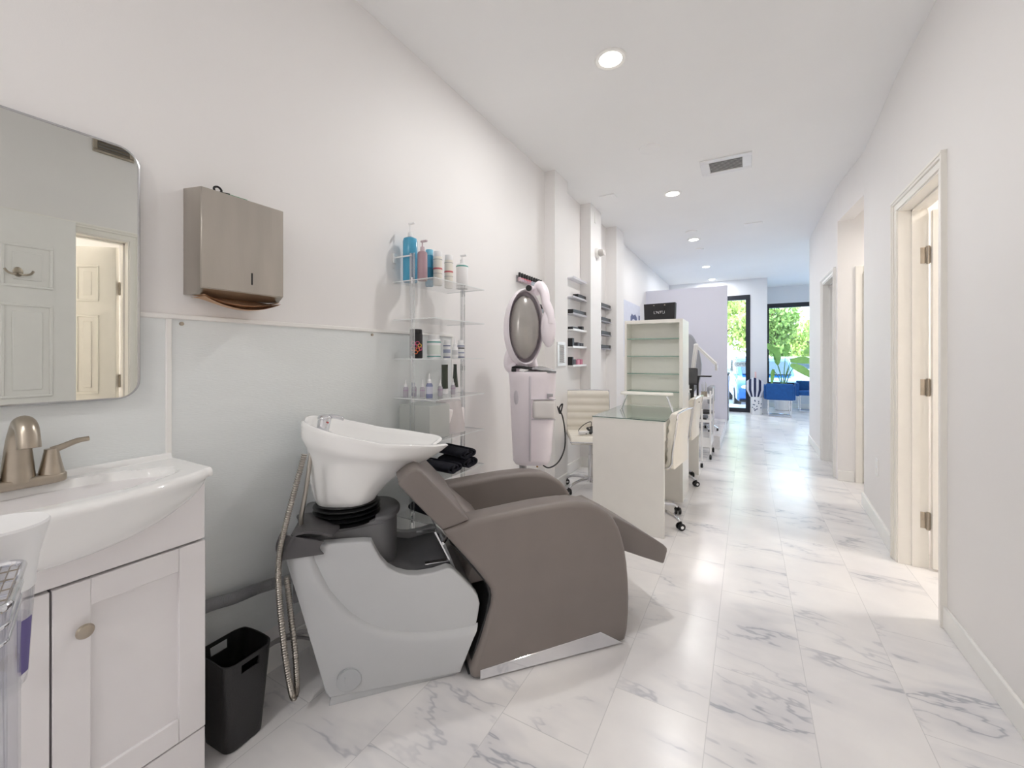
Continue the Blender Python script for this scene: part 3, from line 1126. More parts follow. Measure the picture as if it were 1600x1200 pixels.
# dark top: upper deck with rounded nose, lower tray
b = B()
noseP = [(-.625, .085)] + [(-.36 + .085 * math.sin(a), .26 - .125 * math.cos(a)) for a in [PI * k / 20 for k in range(21)]] + [(-.625, .44)]
b.prism(noseP, .36, .578, XY, .006, 2)
lipP = [(-.38, .085), (-.36, .12)] + [(-.36 + .085 * math.sin(a), .26 - .125 * math.cos(a)) for a in [PI * k / 20 for k in range(21)]] + [(-.40, .44)]
b.prism([(x + .012 if x > -.35 else x, y) for x, y in noseP[1:-1]], .583, .603, XY, .007, 3)
b.prism(noseP, .572, .592, XY, .006, 2)
obj('upper_deck', b, M_DECKG, t, ang=45)
b = B()
b.prism([(-.36, .36), (-.33, .43), (-.289, .405), (-.214, .385), (-.11, .398), (-.085, .392), (-.05, .35), (-.05, .30), (-.36, .30)], .055, Wd - .11, XZ, .004, 2)
obj('lower_tray', b, M_DECKG, t, ang=45)
# flap of rubber over the back edge, bellows under the bowl
b = B()


def flap(u, v):
    # u along y (near to far), v over the edge
    x = -.50 - .155 * v + .02 * math.sin(u * 5)
    y = .035 + .20 * u
    z = .605 + .02 * math.sin(v * PI) * (1 - u * .3) - .012 * (1 - v)
    if v > .72:
        z -= (v - .72) / .28 * .085
        x = -.50 - .155 * .72 - .05 * (v - .72) / .28 * 1.0
    y2 = y - .015 * v
    return (x, y2, z)


b.grid(flap, 14, 18)
b.grid(lambda u, v: (-.655 + .13 * v - .012 * math.sin(PI * u), .035 - .004, .54 + .085 * u * (1 - .5 * v)), 8, 8)
o_ = obj('rubber_flap', b, M_FLAP, t, ang=70)
md = o_.modifiers.new('solid', 'SOLIDIFY'); md.thickness = .008; md.offset = 0
b = B()
prof = []
for i in range(29):
    q = i / 28
    prof.append((.098 + .010 * math.sin(q * PI * 2 * 4) - .012 * q * 0, .585 + .068 * q))
prof = [(0, .585)] + prof + [(0, .653)]
b.lathe(prof, (-.46, .22, 0), 36, sx=1.12, sy=1.1)
obj('bellows', b, M_BLACK, t, ang=60)

# white basin
YC = .235


def rimz(k):
    P = ((-.62, .968), (-.458, .920), (-.33, .885), (-.235, .872), (-.15, .858), (-.04, .848))
    if k <= P[0][0]:
        return P[0][1]
    for (a, za), (c, zc) in zip(P, P[1:]):
        if k <= c:
            return za + (zc - za) * (k - a) / (c - a)
    return P[-1][1]


def lerpt(T, x):
    if x <= T[0][0]:
        return T[0][1]
    for (a, va), (c, vc) in zip(T, T[1:]):
        if x <= c:
            q = (x - a) / (c - a)
            return va + (vc - va) * q
    return T[-1][1]


KF = ((0, -.365), (.12, -.345), (.3, -.305), (.45, -.255), (.6, -.185), (.75, -.125), (.9, -.075), (1, -.048))
KR = ((0, -.555), (.08, -.575), (.3, -.588), (.55, -.594), (.68, -.597), (.76, -.606), (.82, -.618), (1, -.616))
HW = ((0, .095), (.1, .115), (.3, .130), (.55, .150), (.68, .165), (.8, .19), (1, .200))


def shell_pt(a, v, inset=0.0, floor_v=None):
    kf, kr, hw = lerpt(KF, v) - inset, lerpt(KR, v) + inset, lerpt(HW, v) - inset
    kc = -.44
    c, s_ = math.cos(a), math.sin(a)
    if c > 0:
        # horns: the front outline stays wide and is notched for the neck
        x = kc + (kf - kc) * abs(c) ** (.85)
        wy = hw * abs(s_) ** .62
        y = wy * (1 if s_ > 0 else -1)
        q = min(1, max(0, (x - kc) / (kf - kc)))
        y *= 1 - .30 * q * q
        nt_ = math.exp(-(y / .060) ** 2) * q ** 3 * max(0, (v - .35) / .65)
        x -= .085 * nt_
        dz = -.030 * nt_
    else:
        x = kc + (kr - kc) * abs(c) ** .55
        y = hw * abs(s_) ** .55 * (1 if s_ > 0 else -1)
        q = (kc - x) / (kc - kr) if kr != kc else 0
        y *= 1 - .34 * max(0, q) ** 1.5
        dz = -.012 * math.exp(-(y / .05) ** 2) * max(0, q) ** 4 * v
    z = .640 + v * (rimz(x) - .640) + dz
    return Vector((x, YC + y, z))


VS = [0, .05, .12, .2, .3, .4, .5, .6, .68, .74, .79, .84, .9, .96, 1.0]
bm = bmesh.new()
NA = 96
rings = []
for v in VS:
    rings.append([bm.verts.new(shell_pt(2 * PI * i / NA, v)) for i in range(NA)])
for (v, ins, up) in ((1.0, .004, .005), (1.0, .010, .006), (1.0, .016, .001), (.93, .020, 0), (.8, .028, 0), (.65, .034, 0), (.5, .044, 0), (.42, .06, 0), (.39, .085, 0)):
    rings.append([bm.verts.new(shell_pt(2 * PI * i / NA, v, ins) + Vector((0, 0, up))) for i in range(NA)])
for A, C in zip(rings, rings[1:]):
    for i in range(NA):
        bm.faces.new((A[i], A[(i + 1) % NA], C[(i + 1) % NA], C[i]))
bm.faces.new(rings[0][::-1]); bm.faces.new(rings[-1])
b = B(); b.add(bm)
bo = obj('wash_basin', b, M_PORC, t, ang=60)
b = B()
b.cyl((-.500, YC - .115, .915), (-.497, YC - .115, .925), .022, n=20)
b.cyl((-.510, YC - .115, .912), (-.500, YC - .112, .972), .020, .022, n=20, bev=.003)
b.ell((-.500, YC - .112, .972), (.025, .023, .013))
b.tube([(-.505, YC - .112, .972), (-.475, YC - .108, .976), (-.448, YC - .105, .968), (-.438, YC - .104, .962)], .008, 10, 5, rf=lambda q: 1.2 - .5 * q)
b.bm.transform(Matrix.Translation((-.030, .0, .010)))
fo = obj('mixer_tap', b, M_CHROME, bo, label='chrome mixer tap with single lever')
b = B(); b.cyl((-.518, YC - .133, .968), (-.518, YC - .136, .968), .003, n=10)
obj('temperature_dot', b, mat('red_dot', (170, 60, 60), .4), fo)
# steel hoses: one from the basin down and back up
b = B()
b.tube([(-.585, .045, .875), (-.610, .03, .77), (-.636, .022, .66), (-.652, .015, .575), (-.656, .012, .49), (-.650, .012, .38), (-.638, .012, .25), (-.622, .015, .13), (-.612, .02, .09), (-.606, .03, .12),
        (-.612, .04, .22), (-.628, .05, .36), (-.640, .06, .47)], .0085, 10, 90, rf=lambda q: 1 + .16 * math.sin(q * 1150))
obj('shower_hose', b, M_HOSE, t, ang=80, label='flexible steel shower hose')
b = B(); b.tube([(-.578, .16, .86), (-.590, .13, .74), (-.605, .12, .64), (-.60, .12, .60)], .0075, 10, 8)
obj('supply_hose', b, M_HOSE, t)
# metal brackets between chair and pedestal
for y in (.07, .36):
    b = B()
    b.box(-.185, -.095, y, y + .022, .428, .432, .0008, 1)
    b.box(-.099, -.095, y, y + .022, .43, .435)
    b.prism([(-.097, .430), (-.152, .545), (-.147, .547), (-.092, .432)], y, y + .022, XZ)
    b.cyl((-.12, y - .004, .50), (-.10, y + .03, .505), .006, n=10)
    obj('bracket', b, M_CHROME, t)

# drain hose from the wall to the pedestal, own mesh world coordinates
b = B()
pts = [(-1.50, .62, .40), (-1.535, .695, .385), (-1.545, .78, .365), (-1.540, .85, .362), (-1.50, .905, .372)]
b.tube(pts, .019, 14, 80, rf=lambda q: 1 + .08 * math.sin(q * 420))
b.tube([(-1.50, .905, .372), (-1.43, .93, .40), (-1.36, .945, .44)], .017, 14, 6)
solo('drain_hose', b, mat('hose_grey', (142, 143, 146), .45), 'grey corrugated drain hose running along the wall to the basin pedestal', 'hose')
b = B()
b.tube([(-1.56, .70, .14), (-1.50, .82, .16), (-1.45, .90, .19), (-1.36, .96, .21), (-1.27, .99, .2)], .008, 8, 8)
b.tube([(-1.57, .62, .16), (-1.53, .84, .15), (-1.45, .94, .165), (-1.32, .985, .16)], .0055, 8, 8)
solo('water_pipe', b, mat('pipe_grey', (128, 126, 126), .5), 'thin grey water lines behind the bin at the foot of the wall', 'pipe')

# ================================================================== acrylic wall shelf
t = thing('acrylic_shelf', 'tall clear acrylic shelf rack on the left wall behind the basin', 'shelf', (XL, 1.78, 0))
AY0, AY1, AX1 = -.215, .225, .272
LV = [1.585, 1.39, 1.19, .99, .785, .585, .385, .19]
for z in LV:
    b = B(); b.box(.002, AX1, AY0, AY1, z - .005, z, .0008, 1)
    sh = obj('shelf', b, M_ACR, t)
    b = B()
    b.box(AX1 - .0003, AX1 + .0012, AY0, AY1, z - .0045, z - .0005)
    b.box(.002, AX1, AY0 - .0010, AY0 + .0003, z - .0045, z - .0005)
    b.box(.002, AX1, AY1 - .0003, AY1 + .0010, z - .0045, z - .0005)
    obj('shelf_edge', b, M_ACREDGE, sh)
for (y, ztop) in ((AY0 + .004, 1.72), (AY1 - .012, 1.59)):
    b = B()
    b.box(.112, .124, y - .004, y + .008, .15, ztop, .001, 1)
    b.box(.134, .140, y - .002, y + .006, .15, ztop, .001, 1)
    po = obj('post', b, M_ACREDGE if y < 0 and False else clear('acrylic_rod', (.93, .95, .95), .30, .75), t)
    for z in LV:
        b = B(); b.cyl((.124, y + .002, z - .018), (.124, y + .002, z + .012), .005, n=10)
        obj('connector', b, M_CHROME, po)
b = B(); b.box(.002, .12, AY0 + .002, AY0 + .008, 1.705, 1.712); b.box(.002, .012, AY0 - .006, AY0 + .016, 1.68, 1.73, .001, 1)
obj('wall_bracket', b, M_ACREDGE, t)


def bottle(name, label, cat, x, y, z, body, h, r, cap, kind='pump', color=M_WHITEPL, capm=M_WHITEPL, sq=1.0, neck=.012, bands=(), rz=0.0, group=None):
    t = thing(name, label, cat, (x, y, z), rz, group)
    b = B()
    if kind in ('pump', 'cap'):
        pr = [(0, 0), (r * .92, 0), (r, .004), (r, h * .9), (r * .9, h * .96), (neck * 1.15, h), (0, h)]
        if kind == 'cap':
            pr = [(0, 0), (r * .92, 0), (r, .004), (r, h * .82), (r * .96, h * .84), (0, h * .84)]
    elif kind == 'nozzle':
        pr = [(0, 0), (r * .92, 0), (r, .003), (r, h * .52), (r * .7, h * .60), (0, h * .60)]
    elif kind == 'jar':
        pr = [(0, 0), (r * .95, 0), (r, .004), (r, h * .78), (r * .9, h * .82), (0, h * .82)]
    b.lathe(pr, n=24, sy=sq)
    bo_ = obj('bottle', b, color, t)
    b = B()
    if kind == 'pump':
        b.cyl((0, 0, h), (0, 0, h + .022), neck, neck * .9, 16)
        b.cyl((0, 0, h + .02), (0, 0, h + cap - .008), .0035, n=8)
        b.box(-.009, .030, -.006, .006, h + cap - .010, h + cap, .003)
        obj('pump', b, capm, t)
    elif kind == 'cap':
        b.lathe([(r * .93, h * .84), (r * .95, h * .86), (r * .93, h * .985), (r * .85, h), (0, h)], n=24, sy=sq)
        obj('cap', b, capm, t)
    elif kind == 'jar':
        b.lathe([(r * .82, h * .82), (r * .84, h * .83), (r * .84, h * .98), (r * .78, h), (0, h)], n=24, sy=sq)
        obj('lid', b, capm, t)
    else:
        b.lathe([(r * .62, h * .58), (r * .6, h * .72), (r * .3, h * .76), (r * .18, h * .96), (r * .1, h), (0, h)], n=16)
        obj('nozzle', b, capm, t)
    for (z0, z1, m) in bands:
        b = B(); b.lathe([(r * 1.004 + .0006, z0), (r * 1.004 + .0006, z1)], n=24, sy=sq)
        obj('label_band', b, m, bo_)
    return t


WX = lambda dx: XL + dx
teal = mat('teal_print', (40, 150, 140), .5)
navy = mat('navy_print', (60, 76, 130), .5)
red = mat('coral_print', (205, 110, 115), .5)
grey = mat('grey_print', (150, 152, 152), .5)
z = 1.585
bottle('pump_bottle', 'tall blue pump bottle at the left end of the top clear shelf', 'bottle', WX(.065), 1.62, z, None, .235, .037, .075, 'pump', mat('blue_liquid', (72, 160, 196), .22, coat=.3), M_WHITEPL)
bottle('pump_bottle', 'mauve pump bottle with grey spout next to the tall blue one', 'bottle', WX(.15), 1.618, z, None, .15, .025, .055, 'pump', mat('mauve_plastic', (176, 146, 154), .3), mat('mauve_pump', (196, 178, 184), .3))
bottle('shampoo_bottle', 'slim bright blue bottle between the mauve pump and white bottles', 'bottle', WX(.07), 1.764, z, None, .20, .022, 0, 'cap', mat('cyan_plastic', (58, 150, 188), .25), mat('cyan_cap', (120, 190, 215), .3), bands=((.03, .10, mat('dark_cyan', (30, 110, 140), .4)),))
bottle('shampoo_bottle', 'ivory bottle with coral print, left of two alike on the top clear shelf', 'bottle', WX(.125), 1.769, z, None, .185, .024, 0, 'cap', mat('ivory_plastic', (232, 228, 218), .35), M_WHITEPL, bands=((.085, .094, red), (.138, .141, grey), (.062, .064, grey)))
bottle('shampoo_bottle', 'ivory bottle with coral print, right of two alike on the top clear shelf', 'bottle', WX(.125), 1.864, z, None, .185, .024, 0, 'cap', MC['ivory_plastic'], M_WHITEPL, bands=((.085, .094, red), (.138, .141, grey), (.062, .064, grey)))
bottle('pump_bottle', 'white pump bottle with green shoulder ring at the right end of the top shelf', 'bottle', WX(.17), 1.929, z, None, .145, .034, .05, 'pump', M_WHITEPL, M_WHITEPL, bands=((.124, .130, teal), (.014, .017, grey)))
z = 1.19
# black can with pink and orange flower rings
t = bottle('spray_bottle', 'black can with pink and orange flower rings on the third clear shelf', 'bottle', WX(.10), 1.626, z, None, .150, .033, 0, 'cap', M_BLACK, M_BLACK)
for (kk, (a, zz, m)) in enumerate(((-1.0, .062, 'p'), (-.55, .045, 'o'), (-.25, .066, 'y'), (-.62, .078, 'p'), (-1.4, .05, 'o'), (-1.3, .078, 'p'), (-.1, .05, 'p'), (-.9, .032, 'o'))):
    b = B(); rr_ = .0338
    b.tube([(rr_ * math.cos(a + .30 * math.cos(q)), rr_ * math.sin(a + .30 * math.cos(q)), zz + .0085 * math.sin(q)) for q in [2 * PI * j / 12 for j in range(12)]], .0018, 6, 0, True)
    obj('flower_print', b, {'p': mat('pink_print', (205, 80, 130), .5), 'o': mat('orange_print', (232, 120, 60), .5), 'y': mat('yellow_print', (236, 190, 80), .5)}[m], t)
bottle('cream_tub', 'wide white tub with green bands on the third clear shelf', 'bottle', WX(.12), 1.743, z, None, .125, .036, 0, 'jar', M_WHITEPL, M_WHITEPL, bands=((.008, .013, teal), (.084, .090, teal), (.022, .070, mat('pale_green_print', (214, 222, 216), .5))))
bottle('serum_bottle', 'white bottle with blue bands just right of the wide tub', 'bottle', WX(.10), 1.878, z, None, .105, .020, 0, 'jar', M_WHITEPL, M_WHITEPL, bands=((.004, .009, navy), (.068, .073, navy), (.03, .05, mat('lilac_print', (170, 176, 200), .5))), group='white blue-banded bottles on the third clear shelf')
bottle('serum_bottle', 'plain white nozzle bottle between two blue-banded bottles', 'bottle', WX(.18), 1.85, z, None, .108, .017, 0, 'nozzle', M_WHITEPL, M_WHITEPL, bands=((.02, .045, mat('pale_print', (205, 206, 208), .5)),))
bottle('serum_bottle', 'white bottle with blue bands at the right end of the third shelf', 'bottle', WX(.13), 1.971, z, None, .105, .020, 0, 'jar', M_WHITEPL, M_WHITEPL, bands=((.004, .009, navy), (.068, .073, navy), (.028, .036, MC['lilac_print']), (.055, .062, mat('charcoal_print', (60, 62, 66), .5))), group='white blue-banded bottles on the third clear shelf')
z = .99
bt = clear('frosted_bottle', (.92, .90, .93), .1, .4, .2, .55, (214, 208, 218))
for (lab, x, y) in (('small clear nozzle bottle at the left end of the fourth shelf', .05, 1.604), ('small clear nozzle bottle behind the front acrylic post', .07, 1.644),
                    ('small clear nozzle bottle just left of the violet bottle', .12, 1.652), ('small clear nozzle bottle between violet bottle and dark cone tube', .17, 1.735), ('small clear nozzle bottle in front of the flat dark green tube', .17, 1.846)):
    bottle('nozzle_bottle', lab, 'bottle', WX(x), y, z, None, .088, .0125, 0, 'nozzle', bt, M_WHITEPL, bands=((.032, .036, mat('plum_print', (150, 120, 150), .5)),), group='small nozzle bottles on the fourth clear shelf')
bottle('nozzle_bottle', 'taller violet-blue bottle with white nozzle on the fourth clear shelf', 'bottle', WX(.19), 1.625, z, None, .125, .0165, 0, 'nozzle', mat('violet_liquid', (132, 138, 172), .25), M_WHITEPL, bands=((.022, .058, mat('pale_violet_print', (200, 202, 216), .5)),))
dg = mat('dark_green_tube', (54, 62, 50), .4)
for (lab, x, y, wd_, tw) in (('dark green tube seen edge-on, tapering to a point, on the fourth shelf', .10, 1.86, .5, 1.25), ('flat dark green tube standing on its white cap on the fourth shelf', .085, 1.975, 1, -.45)):
    t = thing('cream_tube', lab, 'tube', (WX(x), y, z), tw)
    b = B(); b.cyl((0, 0, 0), (0, 0, .028), .019, .019, 20, .002)
    obj('cap', b, M_WHITEPL, t)
    b = B()
    b.grid(lambda u, v: ((.0185 + .003 * v) * math.sin(2 * PI * u) * 1.0 if True else 0, (.0185 * (1 - v) + .0012) * math.cos(2 * PI * u), .029 + .135 * v), 24, 10, True, caps=True)
    obj('tube_body', b, dg, t, ang=60)
# bags of sheets on the fifth shelf
z = .785
t = thing('plastic_bag', 'clear bag of white disposable sheets at the right of the fifth shelf', 'bag', (WX(.14), 1.85, z))
b = B(); b.grid(lambda u, v: ((.085 - .03 * v + .008 * math.sin(u * 40) * v) * math.cos(2 * PI * u), (.10 - .02 * v + .006 * math.sin(u * 31)) * math.sin(2 * PI * u), .17 * v), 60, 12, True, caps=True)
o_ = obj('bag_film', b, clear('bag_film_material', (.97, .95, .95), .12, .5, .25, .42, (232, 226, 226)), t, ang=70)
b = B(); b.box(-.055, .055, -.075, .075, 0.002, .13, .015, 3)
obj('sheet_stack', b, mat('white_tissue', (235, 230, 230), .9, bump=.5, bscale=60), t)
b = B(); b.box(WX(.03), WX(.235), 1.575, 1.735, .7855, .955, .008, 2)
solo('storage_box', b, clear('milky_plastic', (.95, .96, .95), .08, .4, .3, .5, (215, 218, 215)), 'milky translucent box at the left of the fifth clear shelf', 'box')


# towels
def towel(lab, x, y, z, l, r, rz, m=M_TOWEL, group='rolled dark towels on the clear shelf'):
    b = B()
    sc = 1.0
    P = []
    for i in range(40):
        a = i / 39 * PI * 2 * 2.2
        rr_ = r * (.25 + .75 * i / 39)
        P.append((rr_ * 1.55 * math.cos(a), rr_ * .72 * math.sin(a) + r * .72))
    bm = bmesh.new()
    A = []
    for s_ in (-1, -.5, 0, .5, 1):
        A.append([bm.verts.new((u + random.uniform(-.001, .001), s_ * l / 2 + .006 * math.sin(u * 90), v + random.uniform(-.001, .001))) for u, v in P])
    for p, q in zip(A, A[1:]):
        for i in range(39):
            bm.faces.new((p[i], p[i + 1], q[i + 1], q[i]))
    b.add(bm)
    o = solo('rolled_towel', b, m, lab, 'towel', (x, y, z), group, 80, rz)
    md = o.modifiers.new('thick', 'SOLIDIFY'); md.thickness = .009; md.offset = 0
    return o


z = .585
towel('rolled dark navy towel lying on top of the other rolls beside the basin tip', WX(.165), 1.875, z + .058, .20, .037, math.radians(78))
towel('rolled dark navy towel under the top roll on the clear shelf', WX(.165), 1.885, z + .005, .20, .037, math.radians(84))
towel('rolled dark navy towel left of the two stacked rolls on the clear shelf', WX(.165), 1.745, z + .005, .19, .036, math.radians(88))
z = .385
for (lab, x, y, dz) in (('lower dark towel roll seen under the grey backrest', .15, 1.655, .005), ('upper dark towel roll seen under the grey backrest', .15, 1.665, .065), ('dark towel roll at the far end of the lower clear shelf', .12, 1.86, .004)):
    towel(lab, WX(x), y, z + dz, .18, .038, math.radians(80))

# ================================================================== nail polish racks
prk = (('nail_polish_rack', 'clear wall rack holding a row of black-capped nail polish bottles', 2.87, 1.792, 10, ('pinkish', 'pink', 'rose', 'rose', 'rose', 'grey', 'grey', 'grey', 'slate', 'slate')),
       ('nail_polish_rack', 'clear wall rack of nail polish half hidden behind the steamer hood', 2.93, 1.58, 9, ('grey', 'rose', 'grey', 'slate', 'rose', 'grey', 'slate', 'slate', 'grey')))
pc = {'pinkish': (214, 168, 176), 'pink': (222, 150, 158), 'rose': (212, 120, 132), 'grey': (176, 180, 190), 'slate': (130, 136, 150)}
np0 = None
pos_w = ['first', 'second', 'third', 'fourth', 'fifth', 'sixth', 'seventh', 'eighth', 'ninth', 'tenth']
for ri, (nm, lab, y0, z0, n, cs) in enumerate(prk):
    t = thing(nm, lab, 'rack', (XL, y0, z0))
    L_ = .043 * n
    b = B(); b.box(0, .045, 0, L_, -.004, 0); b.box(.0, .003, 0, L_, 0, .05); b.box(.042, .045, 0, L_, 0, .018); b.box(0, .045, -.003, 0, -.004, .03); b.box(0, .045, L_, L_ + .003, -.004, .03)
    obj('tray', b, clear('rack_acrylic', (.95, .96, .97), .12, .5), t)
    for i, c in enumerate(cs):
        q = thing('nail_polish_bottle', 'black-capped %s nail polish, %s from the left in the %s wall rack' % ({'pinkish': 'pale pink', 'pink': 'pink', 'rose': 'rose', 'grey': 'pale grey', 'slate': 'slate grey'}[c], pos_w[i], ('upper', 'lower')[ri]), 'nail polish', (XL + .022, y0 + .0215 + .043 * i, z0 + .0005), 0, 'nail polish bottles in the wall racks')
        b = B(); b.lathe([(0, 0), (.014, 0), (.0155, .004), (.0155, .028), (.009, .036), (0, .036)], n=16)
        obj('bottle', b, mat('polish_' + c, pc[c], .15, coat=.5), q)
        b = B(); b.lathe([(.0105, .034), (.0105, .068), (.009, .072), (0, .072)], n=14)
        obj('cap', b, M_BLACK, q)

# ================================================================== facial and hair steamer
t = thing('hair_steamer', 'pale lilac hair steamer with silver-lined hood on a stand', 'hair steamer', (-1.20, 2.385, 0), math.radians(26.7))
b = B()
b.cyl((-.06, .0, .10), (-.06, 0, .60), .024, n=20)
for k in range(5):
    a = 2 * PI * k / 5 + .5
    b.tube([(-.06, 0, .10), (-.06 + .13 * math.cos(a), .13 * math.sin(a), .085), (-.06 + .23 * math.cos(a), .23 * math.sin(a), .055)], .016, 8, 4)
obj('stand', b, mat('stand_grey', (168, 168, 170), .35, .5), t)
for k in range(5):
    a = 2 * PI * k / 5 + .5
    b = B(); b.cyl((-.06 + .23 * math.cos(a) - .01, .23 * math.sin(a), .026), (-.06 + .23 * math.cos(a) + .01, .23 * math.sin(a), .026), .025, n=16, bev=.004)
    obj('caster', b, M_BLACK, t)


def rbox_loft(levels, n=40, e=3.2):
    b = B()

    def f(u, v):
        i = v * (len(levels) - 1)
        j = min(int(i), len(levels) - 2)
        q = i - j
        A = [a + (c - a) * q for a, c in zip(levels[j], levels[j + 1])]
        cx, cy, wx, wy, z = A
        a = 2 * PI * u
        c, s_ = math.cos(a), math.sin(a)
        p = 2 / e
        return (cx + wx * math.copysign(abs(c) ** p, c), cy + wy * math.copysign(abs(s_) ** p, s_), z)
    b.grid(f, n, (len(levels) - 1) * 3 + 1, True, caps=True)
    return b


b = rbox_loft([(-.005, 0, .105, .10, .525), (-.005, 0, .118, .115, .545), (-.002, 0, .124, .12, .60), (.0, 0, .138, .13, .85), (.002, 0, .146, .135, 1.02), (.0, 0, .150, .138, 1.09), (.0, 0, .148, .136, 1.105)])
body = obj('steamer_body', b, M_PINKPL, t, ang=50)
b = B(); b.box(.0, .142, -.147, -.10, .82, .935, .022, 4)
obj('water_tank', b, mat('tank_plastic', (228, 224, 222), .2), body)
b = B()
for s_ in (.03,):
    b.box(-.02, -.008, -.142, -.12, .56, 1.08, .005, 2)
b.box(-.005, .140, -.1395, -.12, .814, .818); b.box(-.005, .140, -.146, -.12, .938, .942)
b.ell((-.095, -.105, .95), (.020, .022, .055))
obj('body_trim', b, mat('lilac_trim', (206, 200, 207), .35), body)
b = B()
b.grid(lambda u, v: (-.04 + .19 * v, -.13 + .25 * u, 1.108 + .022 * math.sin(PI * v) * math.sin(PI * u) + .03 * (1 - v) * .6), 10, 12)
b.box(-.05, .145, -.128, .12, 1.098, 1.110, .005, 2)
obj('control_panel', b, mat('smoky_cover', (150, 150, 152), .15, .2), body)
b = B(); b.box(.09, .125, -.142, -.12, .955, .975, .003); b.ell((.095, -.138, .95), (.006, .006, .006))
obj('buttons', b, mat('button_grey', (180, 178, 182), .3), body)
# hood: shell, silver lining, pivot arm
HC = (-.055, -.02, 1.385)
b = B()


def hood(u, v, r, sc=1.0):
    # deep half-egg opening towards +x and the camera
    a = 2 * PI * u
    th = v * PI / 2 * 1.12
    lx = math.sin(th) * math.cos(a)
    lz = math.sin(th) * math.sin(a)
    ly = math.cos(th)
    return Vector((lx * .115 * r, ly * .145 * r, lz * .232 * r))


RH = Matrix.Translation(HC) @ Matrix.Rotation(math.radians(24), 4, 'Z') @ Matrix.Rotation(math.radians(-6), 4, 'X') @ Matrix.Rotation(math.radians(3), 4, 'Y')
b.grid(lambda u, v: hood(u, v, 1.08), 48, 16, True)
b.grid(lambda u, v: hood(u, 1, 1.08) * (1 - .07 * v) + Vector((0, -.018 * math.sin(v * PI), 0)), 48, 5, True)
b.bm.transform(RH)
hd = obj('hood', b, M_PINKPL, t, ang=60)
b = B()
# convex silver dome inside the hood
b.grid(lambda u, v: Vector((math.sin(v * PI / 2) * math.cos(2 * PI * u) * .098, -.070 * math.cos(v * PI / 2) - .01, math.sin(v * PI / 2) * math.sin(2 * PI * u) * .205)), 48, 14, True)
b.bm.transform(RH)
obj('silver_lining', b, M_SMOKE, hd, ang=60)
b = B()
b.tube([(.02, .02, 1.60), (.045, .0, 1.655), (.075, -.04, 1.60), (.085, -.07, 1.52)], .030, 14, 6, rf=lambda q: .8 + .25 * math.sin(q * PI))
b.tube([(.085, -.07, 1.53), (.105, -.085, 1.47), (.108, -.09, 1.40)], .030, 14, 6)
b.ell((.098, -.088, 1.375), (.047, .030, .118))
obj('arm', b, M_PINKPL, t, ang=60)
b = B(); b.cyl((-.02, -.035, 1.632), (-.005, .0, 1.632), .022, n=24); 
obj('pivot_ring', b, M_PINKPL, t)
b = B(); b.cyl((-.024, -.045, 1.632), (-.015, -.02, 1.632), .019, n=24)
obj('pivot_cap', b, M_BLACK, t)
b = B()
b.tube([(-.10, .0, 1.12), (-.14, .02, 1.14), (-.14, .02, 1.2), (-.11, .03, 1.26), (-.08, .05, 1.3)], .045, 16, 6, rf=lambda q: 1 - .2 * q)
b.tube([(.01, .06, 1.10), (-.02, .08, 1.25), (-.02, .09, 1.38)], .035, 14, 6)
obj('neck', b, M_PINKPL, t)
b = B(); b.tube([(-.125, -.085, 1.128), (-.09, -.10, 1.135), (-.03, -.10, 1.128), (.0, -.10, 1.125)], .009, 8, 4); b.box(-.13, -.10, -.11, -.08, 1.106, 1.128, .004)
obj('clip', b, M_BLACK, t)
b = B(); b.tube([(.05, -.08, .535), (.10, -.10, .515), (.16, -.08, .545), (.20, -.05, .62), (.205, -.04, .72), (.19, -.04, .82), (.17, -.03, .87), (.19, -.03, .90), (.175, -.03, .84), (.16, 0, .88)], .0045, 8, 8)
b.cyl((.035, -.085, .53), (.06, -.08, .53), .008, n=10)
obj('power_cord', b, M_BLACK, t)
b = B(); b.cyl((.03, -.08, .512), (.03, -.08, .53), .006, n=10)
obj('drain_valve', b, mat('brass', (190, 150, 90), .3, 1.0), t)


